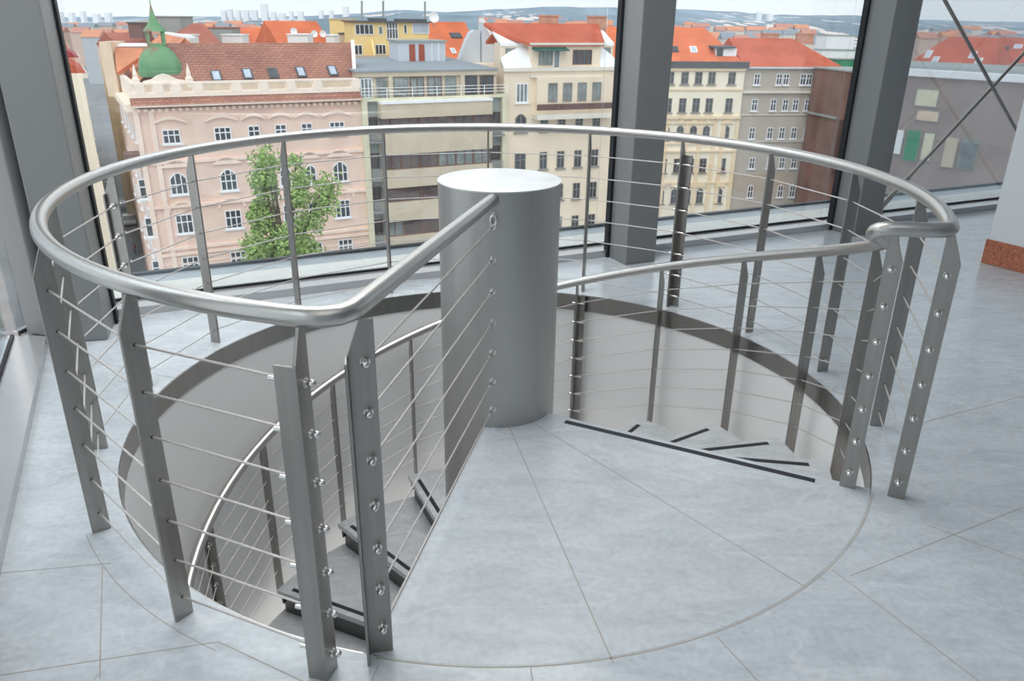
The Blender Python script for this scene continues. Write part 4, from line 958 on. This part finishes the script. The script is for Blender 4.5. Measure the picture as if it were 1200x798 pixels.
body(FR2, T, 0, 60, GZ, -8, 9, MT['cream_wall']); bm = BM(); prism(bm, [FR2.P(0, -8, .4), FR2.P(0, -4, -4.5), FR2.P(0, -8, -9)], sd_*60); link('roof', bm, MT['tile_dull'], T)

def car(px, py, ang, m, label, D=None):
    p = atz(px, py, GZ); t = thing('car', tuple(p), label, 'car'); a = Vector((math.cos(ang), math.sin(ang), 0)); b = Vector((-a.y, a.x, 0)); zv = Vector((0, 0, 1))
    def pr(bm, prof, w): prism(bm, [p + a*x + zv*z - b*w/2 for x, z in prof], b*w)
    bm = BM(); pr(bm, [(-2.1, .3), (2.1, .3), (2.15, .65), (1.3, .85), (-1.9, .9), (-2.15, .6)], 1.75); link('car_body', bm, m, t)
    bm = BM(); pr(bm, [(1.2, .85), (.55, 1.38), (-1.2, 1.4), (-1.85, .88)], 1.55); link('cabin_glass', bm, MT['pane'], t)
    bm = BM(); pr(bm, [(.5, 1.39), (-1.15, 1.41), (-1.15, 1.46), (.5, 1.44)], 1.5); link('car_roof', bm, m, t)
    for x in (-1.3, 1.3):
        for s in (-.8, .8): bm = BM(); c = p + a*x + b*s + zv*.32; tube(bm, [c-b*.1, c+b*.1], .32, 12); link('wheel', bm, MT['gasket'], t)
sa = math.atan2(.894, -.447)
cb = mat('blue_car_paint', lin((70, 110, 190)), .35); cw = mat('white_car_paint', lin((232, 232, 230)), .35); cg = mat('silver_car_paint', lin((170, 172, 176)), .35); ck = mat('dark_car_paint', lin((60, 62, 68)), .35)
car(15, 178, sa, cb, 'blue car seen in the narrow gap left of the wide column'); car(9, 150, sa, cw, 'white car farther up in the gap left of the wide column')
car(136, 262, sa, cg, 'silver car parked lowest on the side street'); car(132, 240, sa, cw, 'white car parked above the silver one on the side street')
car(152, 262, sa, cw, 'white car parked against the pink house side'); car(147, 245, sa, ck, 'dark car parked against the pink house side'); car(130, 222, sa, cb, 'blue car parked farther down the side street')
# pedestrian in red
p = atz(158, 299, GZ); t = thing('person', tuple(p), 'tiny distant person in red top walking on the side street', 'person')
def skin_fig(name, joints, edges, radii, m, par):
    me = bpy.data.meshes.new(name); me.from_pydata([tuple(p + Vector(j)) for j in joints], edges, []); me.materials.append(m)
    o = bpy.data.objects.new(name, me); COL.objects.link(o); o.parent = par; o.matrix_parent_inverse = inv_world(par)
    s = o.modifiers.new('skin', 'SKIN'); 
    for v, r in zip(me.skin_vertices[0].data if len(me.skin_vertices) else [], radii): v.radius = (r, r)
    b = o.modifiers.new('sub', 'SUBSURF'); b.levels = 1; b.render_levels = 1; return o
J = [(0, 0, .95), (0, 0, 1.15), (0, 0, 1.42), (0, 0, 1.52), (0, 0, 1.62), (.1, 0, .9), (.12, -.12, .5), (.12, .02, .08), (-.1, 0, .9), (-.12, .15, .5), (-.12, .2, .1), (.2, 0, 1.4), (.27, .05, 1.15), (.28, -.1, .92), (-.2, 0, 1.4), (-.27, -.05, 1.15), (-.28, -.2, .95)]
E_ = [(0, 1), (1, 2), (2, 3), (3, 4), (0, 5), (5, 6), (6, 7), (0, 8), (8, 9), (9, 10), (2, 11), (11, 12), (12, 13), (2, 14), (14, 15), (15, 16)]
Rd = [.15, .15, .15, .06, .12, .1, .075, .05, .1, .075, .05, .07, .05, .04, .07, .05, .04]
me = bpy.data.meshes.new('figure'); me.from_pydata([tuple(p + Vector(j)) for j in J], E_, [])
o = bpy.data.objects.new('figure', me); COL.objects.link(o); o.parent = t; o.matrix_parent_inverse = inv_world(t); me.materials.append(mat('dark_clothes', lin((90, 70, 74)), .9))
o.modifiers.new('skin', 'SKIN')
for v, r in zip(me.skin_vertices[0].data, Rd): v.radius = (r, r)
bm = BM(); tube(bm, [p+Vector((0, 0, .88)), p+Vector((0, 0, 1.2)), p+Vector((0, 0, 1.46))], [.2, .19, .16], 12); link('red_top', bm, mat('red_top_cloth', lin((210, 60, 70)), .9), t, True)

# ---- tree in front of the pink house
def tree(base, lobes, h0, seed, label, n=5200):
    rnd = random.Random(seed); t = thing('tree', tuple(base), label, 'tree')
    bm = BM(); tube(bm, [base, base+Vector((.1, 0, h0*.4)), base+Vector((-.1, .1, h0*.75))], [.28, .22, .1], 10)
    for (c, r) in lobes: tube(bm, [base+Vector((0, 0, h0*.45)), (base+Vector((0, 0, h0*.5))).lerp(c, .5), c + Vector((0, 0, r.z*.6))], [.16, .11, .03], 8)
    link('trunk', bm, mat('tree_bark', lin((92, 84, 70)), .95), t, True)
    verts = []; faces = []
    tot = sum(r.x*r.y*r.z for c, r in lobes)**1
    for c, r in lobes:
        blobs = []
        nb = int(10 + 26*(r.x*r.y*r.z)/tot)
        for _ in range(nb):
            v = Vector((rnd.gauss(0, 1), rnd.gauss(0, 1), rnd.gauss(0, 1))).normalized()*rnd.uniform(.25, .95)
            blobs.append((c + Vector((v.x*r.x, v.y*r.y, v.z*r.z)), rnd.uniform(.45, .95)))
        for _ in range(int(n*(r.x*r.y*r.z)/tot)):
            bc, br = rnd.choice(blobs); v = Vector((rnd.gauss(0, 1), rnd.gauss(0, 1), rnd.gauss(0, 1))).normalized()*br*rnd.uniform(.5, 1.05)
            q = bc + v; a = Vector((rnd.gauss(0, 1), rnd.gauss(0, 1), rnd.gauss(0, 1))).normalized(); b = a.orthogonal().normalized(); s = rnd.uniform(.10, .2)
            k = len(verts); verts += [q+a*s, q+b*s*.6, q-a*s, q-b*s*.6]; faces.append((k, k+1, k+2, k+3))
    me = bpy.data.meshes.new('foliage'); me.from_pydata([tuple(v) for v in verts], [], faces); me.materials.append(MT['leaf'])
    o = bpy.data.objects.new('foliage', me); COL.objects.link(o); o.parent = t; o.matrix_parent_inverse = inv_world(t); o['kind'] = 'stuff'
MT['leaf'] = mat('green_leaves', lin((150, 176, 108)), .8, 0, .3, 1.2)
DT = 57
def lobe(px, py, rx, rz): c = at(px, py, DT); return (c, Vector((rx, min(rx, 1.6), rz)))
c0 = at(335, 330, DT); base = Vector((c0.x, c0.y, GZ))
tree(base, [lobe(312, 190, .75, 1.2), lobe(310, 222, .95, 2.0), lobe(308, 256, 1.1, 1.7), lobe(349, 196, .55, 1.5), lobe(350, 235, .75, 2.2), lobe(385, 216, .6, .9), lobe(378, 236, .75, 1.3), lobe(368, 262, .6, 1.0),
            lobe(306, 290, 1.2, 1.6), lobe(328, 285, 1.0, 2.2), lobe(350, 288, 1.1, 1.9), lobe(372, 303, .7, .7), lobe(330, 330, 1.8, 2.2)], 24, 5, 'two lobed green poplar standing in front of the pink house', 15000)

# ---- hills on the horizon, with tower blocks
def hill(name, D, x0, x1, tops, c, label, rough_seed, zb=GZ-2, dep=300):
    rnd = random.Random(rough_seed); bm = BM(); n = 120; fr = []; bk = []; bt = []
    for i in range(n+1):
        px = x0 + (x1-x0)*i/n; k = (px-tops[0][0])
        for (xa, ya), (xb, yb) in zip(tops, tops[1:]):
            if xa <= px <= xb: y = ya + (yb-ya)*(px-xa)/(xb-xa)
        y += rnd.uniform(-.5, .5)
        p = at(px, y, D); fr.append(bm.verts.new((p.x, p.y, p.z))); bk.append(bm.verts.new((p.x*1.1, p.y+dep, p.z-10))); bt.append(bm.verts.new((p.x*.55, D*.55, zb)))
    for i in range(n):
        bm.faces.new((bt[i], bt[i+1], fr[i+1], fr[i])); bm.faces.new((fr[i], fr[i+1], bk[i+1], bk[i]))
    o = link(name, bm, c, None); o['kind'] = 'structure'; return o
def hillmat(name, base, spots, scale, th):
    m, t_, b = new_mat(name); N = t_.nodes.new; L = t_.links.new
    g = N('ShaderNodeNewGeometry'); mp = N('ShaderNodeMapping'); mp.inputs['Scale'].default_value = (1, .25, 2.2); v = N('ShaderNodeTexVoronoi'); v.inputs['Scale'].default_value = scale
    r = N('ShaderNodeValToRGB'); r.color_ramp.interpolation = 'CONSTANT'; r.color_ramp.elements[0].color = (*spots, 1); r.color_ramp.elements[1].position = th; r.color_ramp.elements[1].color = (0, 0, 0, 1)
    n = N('ShaderNodeTexNoise'); n.inputs['Scale'].default_value = scale*.22; n.inputs['Detail'].default_value = 6
    r2 = N('ShaderNodeValToRGB'); r2.color_ramp.elements[0].position = .35; r2.color_ramp.elements[1].position = .65
    r2.color_ramp.elements[0].color = (*[c*.82 for c in base], 1); r2.color_ramp.elements[1].color = (*[c*1.15 for c in base], 1)
    gt = N('ShaderNodeMath'); gt.operation = 'LESS_THAN'; gt.inputs[1].default_value = th
    n3 = N('ShaderNodeTexNoise'); n3.inputs['Scale'].default_value = scale*.1; gt3 = N('ShaderNodeMath'); gt3.operation = 'GREATER_THAN'; gt3.inputs[1].default_value = .5; mm = N('ShaderNodeMath'); mm.operation = 'MULTIPLY'
    mx = N('ShaderNodeMix'); mx.data_type = 'RGBA'; mx.inputs['B'].default_value = (*spots, 1)
    L(g.outputs['Position'], mp.inputs[0]); L(mp.outputs[0], v.inputs['Vector']); L(mp.outputs[0], n.inputs['Vector']); L(mp.outputs[0], n3.inputs['Vector'])
    L(v.outputs['Distance'], gt.inputs[0]); L(n3.outputs['Fac'], gt3.inputs[0]); L(gt.outputs[0], mm.inputs[0]); L(gt3.outputs[0], mm.inputs[1])
    L(n.outputs['Fac'], r2.inputs[0]); L(r2.outputs[0], mx.inputs['A']); L(mm.outputs[0], mx.inputs['Factor']); L(mx.outputs['Result'], b.inputs['Base Color'])
    b.inputs['Roughness'].default_value = 1; b.inputs['Specular IOR Level'].default_value = 0
    return m
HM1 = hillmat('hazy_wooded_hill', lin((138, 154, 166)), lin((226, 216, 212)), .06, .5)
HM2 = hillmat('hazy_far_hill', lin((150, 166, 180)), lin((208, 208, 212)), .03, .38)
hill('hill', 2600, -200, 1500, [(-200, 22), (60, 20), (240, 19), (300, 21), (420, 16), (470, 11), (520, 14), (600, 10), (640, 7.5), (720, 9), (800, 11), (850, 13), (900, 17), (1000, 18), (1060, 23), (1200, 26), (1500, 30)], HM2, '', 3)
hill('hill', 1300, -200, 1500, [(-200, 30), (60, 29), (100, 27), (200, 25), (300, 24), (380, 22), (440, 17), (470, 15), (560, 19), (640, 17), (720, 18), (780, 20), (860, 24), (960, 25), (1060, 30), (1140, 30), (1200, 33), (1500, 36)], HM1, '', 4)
bm = BM(); TB = [(70, 14, 21), (83, 15, 20), (97, 13, 21), (112, 15, 20), (126, 15, 21), (262, 12, 19), (270, 11, 19), (279, 10.5, 19), (288, 11, 19), (298, 12, 20), (310, 4.5, 20), (320, 13, 20), (330, 14, 20), (341, 12.5, 20), (352, 13, 20), (376, 12, 19), (388, 11, 19), (405, 7.5, 18), (890, 12.5, 19), (903, 14.5, 20)]
bm.free()
rnd_t = random.Random(4)
for i, (px, y0, y1) in enumerate(TB):
    w_ = rnd_t.uniform(6, 12) if px != 310 else 12; y0 = y0 + rnd_t.uniform(-.6, 1.6)*(px != 310); c = at(px, y1+4, 1700); z1 = at(px, y0, 1700).z
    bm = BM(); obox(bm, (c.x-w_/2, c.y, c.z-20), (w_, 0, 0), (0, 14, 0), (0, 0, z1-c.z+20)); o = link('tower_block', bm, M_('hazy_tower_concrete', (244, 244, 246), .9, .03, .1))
    if px == 310: tag(o, 'tallest pale tower block on the horizon above the brown roof', 'tower block', None)
    elif px < 140: tag(o, 'hazy tower block on the horizon at the far left', 'tower block', 'far left tower blocks')
    elif px < 360: tag(o, 'hazy tower block on the hill behind the brown roof', 'tower block', 'tower blocks around the tallest tower')
    elif px < 420: tag(o, 'hazy tower block on the ridge left of the yellow house', 'tower block', 'tower blocks left of the yellow house')
    else: tag(o, 'hazy tower block on the hill right of the middle column', 'tower block', 'tower blocks on the right hill')
# small far houses between the roofs and the hills
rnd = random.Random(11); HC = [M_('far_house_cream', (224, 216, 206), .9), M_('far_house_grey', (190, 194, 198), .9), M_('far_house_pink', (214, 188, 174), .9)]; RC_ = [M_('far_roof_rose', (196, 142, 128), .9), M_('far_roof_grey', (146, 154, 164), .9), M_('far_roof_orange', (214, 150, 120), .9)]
groups = [(60, 200, 26, 38, 16, 'left of the dome'), (215, 340, 25, 34, 12, 'behind the brown roof'), (560, 720, 20, 28, 12, 'behind the cream house'), (790, 962, 26, 44, 20, 'right of the middle column'), (1055, 1200, 31, 44, 14, 'above the red roofs at right')]
for xa, xb, ya, yb, n, wh in groups:
    for i in range(n):
        px = xa + (xb-xa)*(i+rnd.random()*.8)/n; y = rnd.uniform(ya, yb); D = 270 + 480*(yb-y)/(yb-ya) + rnd.uniform(0, 60); w_ = rnd.uniform(6, 10)*D/420; c = at(px, y, D)
        t = thing('far_house', (c.x, c.y, GZ), 'small hazy far off house with %s roof ' % ('rose', 'grey', 'orange')[i % 3] + wh, 'building', 'far houses with %s roofs ' % ('rose', 'grey', 'orange')[i % 3] + wh)
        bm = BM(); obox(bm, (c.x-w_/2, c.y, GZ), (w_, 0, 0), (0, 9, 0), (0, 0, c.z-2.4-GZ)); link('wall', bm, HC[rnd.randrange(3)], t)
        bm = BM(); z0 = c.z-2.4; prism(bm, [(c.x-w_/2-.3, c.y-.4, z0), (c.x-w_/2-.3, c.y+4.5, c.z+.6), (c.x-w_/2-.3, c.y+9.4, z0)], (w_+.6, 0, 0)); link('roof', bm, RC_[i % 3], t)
bpy.context.view_layer.update()
